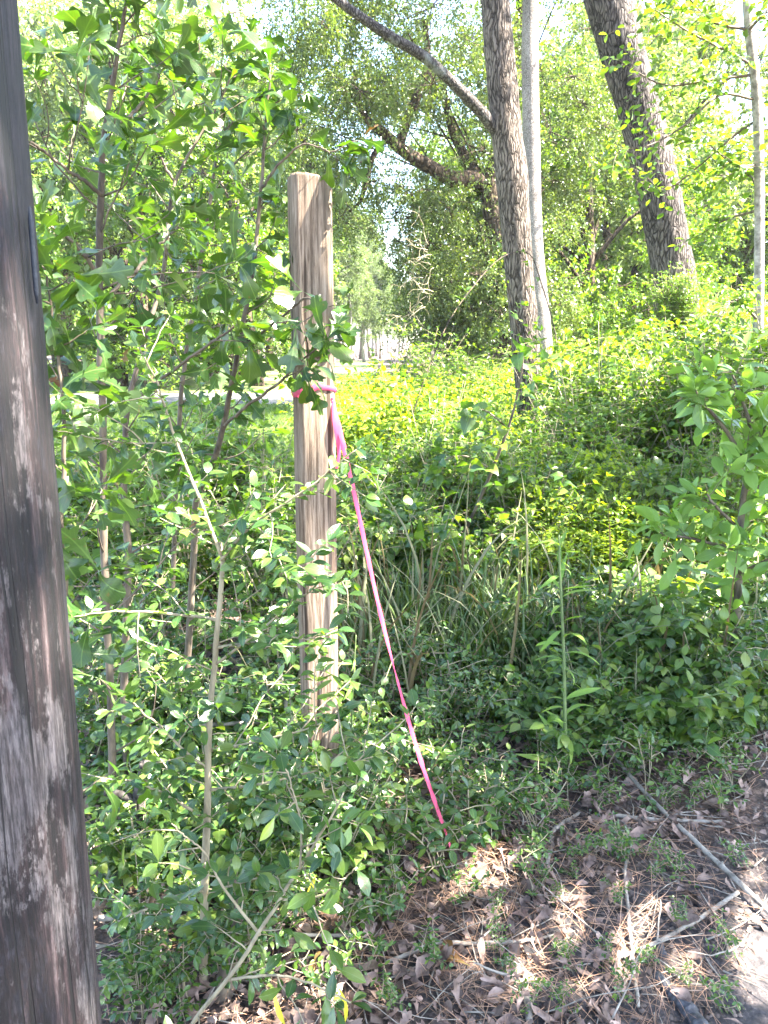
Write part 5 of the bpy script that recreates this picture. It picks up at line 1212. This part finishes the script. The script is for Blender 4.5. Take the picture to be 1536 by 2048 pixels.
# ------------------------------------------------------------------ shade: an unseen tree right of the viewer, its crown shaped to dapple the clearing
def shade_tree(loc, h, cr, cz_, nb, seed, spots, label, flat=.4):
    rg = np.random.default_rng(seed); t = empty('shade_tree', loc, 0, label, 'tree', 'unseen tree shaped for shade'); loc = np.array(loc, float)
    mb = MB(); z = np.linspace(-.2, h, 20); P = np.stack([0 * z, 0 * z, z], -1); mb.tube(P, np.linspace(.22, .05, 20), 14); mb.build('trunk', MAT['bark_right'], t)
    mbl, mbw = MB(), MB(); cs = []
    for k in range(nb):
        a = rg.uniform(0, 6.28); q = math.sqrt(rg.uniform(0, 1)) * cr; cs.append(np.array((q * math.cos(a), q * math.sin(a), cz_ + rg.uniform(-.5, .5) * flat * cr)))
    for c in cs[::3]:
        b = np.array((0, 0, rg.uniform(.6, .9) * cz_)); mbw.tube(smooth_path([b, b + (c - b) * .5 + (0, 0, .2), c], 8), np.linspace(.05, .012, 8), 5)
    clumps(mbl, mbw, cs, .62, 26, 16, .085, T_FAR, rg, reject=lambda P: shafts(P + loc, spots))
    mbw.build('branches', MAT['bark_limb'], t); mbl.build('crown', MAT['canopy_leaf'], t)
spots = []  # points picked to be sunlit; leaves on their line to the sun are dropped
for z in (1.9, 1.6, 1.3, 1.02): spots.append((pt[0], TD, z, .16))
p = gnd(1110, 1850); spots.append((*p, .26)); spots.append((*gnd(1210, 1850), .2)); spots.append((*gnd(1050, 1810), .16)); spots.append((*at(1430, 850, 3.15), .28)); spots.append((*at(1300, 1250, 3.6), .3)); spots.append((p[0] + .25, p[1] + .05, 0, .15)); p = gnd(1470, 1930); spots.append((*p, .13)); p = gnd(600, 1990); spots.append((*p, .09))
for (px, py, D, r_) in [(250, 1430, 2.0, .06), (220, 1160, 1.9, .05), (740, 1650, 2.2, .08), (1130, 1150, 2.6, .12), (560, 1200, 1.55, .05), (960, 1600, 2.4, .1), (1120, 1640, 2.4, .12)]: spots.append((*at(px, py, D), r_))
spots += [(1.3, 3.5, .5, .22), (1.7, 3.9, .5, .25), (.7, 3.3, .4, .16), (1.0, 3.0, .2, .14), (-.4, 1.9, .5, .12), (-.65, 1.6, .4, .1), (-.2, 2.0, .2, .1), (-.78, 2.1, 2.35, .26), (-.42, 2.4, 2.3, .22), (-.95, 2.05, 1.6, .22), (-.5, 2.3, 1.3, .16), (-.7, 1.9, .8, .12), (-.45, 1.5, .7, .1), (-.15, 1.45, .3, .1), (.9, 3.6, .5, .3), (.5, 4.2, .6, .3), (1.3, 3.2, .3, .2)]
rgs = np.random.default_rng(77)
for _ in range(170): spots.append((rgs.uniform(-1.4, 1.6), rgs.uniform(1.6, 4.6), rgs.uniform(0, .8), rgs.uniform(.04, .15)))
shade_tree((3.9, 1.8, 0), 7.5, 4.0, 5.6, 215, 201, spots, 'unseen leafy tree right of the viewer, its crown shaped to shade the clearing')

# ------------------------------------------------------------------ light summer haze
bpy.ops.mesh.primitive_cube_add(size=1, location=(0, 60, 9.4))
hz = bpy.context.object; hz.name = 'haze'; hz.scale = (220, 200, 23)
hm, nt, nodes, lk = newmat('haze_air'); v = nodes.new('ShaderNodeVolumePrincipled'); v.inputs['Color'].default_value = (.96, .98, 1, 1); v.inputs['Density'].default_value = 0.0005; v.inputs['Anisotropy'].default_value = 0.3
out = nodes.new('ShaderNodeOutputMaterial'); lk.new(v.outputs[0], out.inputs['Volume']); hz.data.materials.append(hm)
tag(hz, 'thin bright summer haze in the air', 'haze', kind='stuff')

# bare bleached dead branches hanging in the crown behind
o = empty('dead_branch', at(800, 560, 14.5), 0, 'tangle of bleached bare twigs hanging under the spreading tree', 'branch'); loc = np.array(o.location); rg = np.random.default_rng(301)
for k in range(14):
    a0 = at(860 + rg.uniform(-15, 10), 470 + rg.uniform(0, 150), 14.5) - loc; d = nrm(np.array((-1, rg.uniform(-.4, .4), rg.uniform(-.9, .7))))
    p = curve(a0, d, rg.uniform(.4, 1.0), 10, .3, .28, rg); mb = MB(); mb.tube(p, np.linspace(.008, .002, 11), 5); mb.build('twig', MAT['stem_tan'], o)
    for q in rg.integers(3, 10, 3):
        mb = MB(); mb.tube(curve(p[q], nrm(d + rg.normal(0, .7, 3)), rg.uniform(.15, .45), 6, .3, .3, rg), np.linspace(.004, .0015, 7), 4); mb.build('twig', MAT['stem_tan'], o)
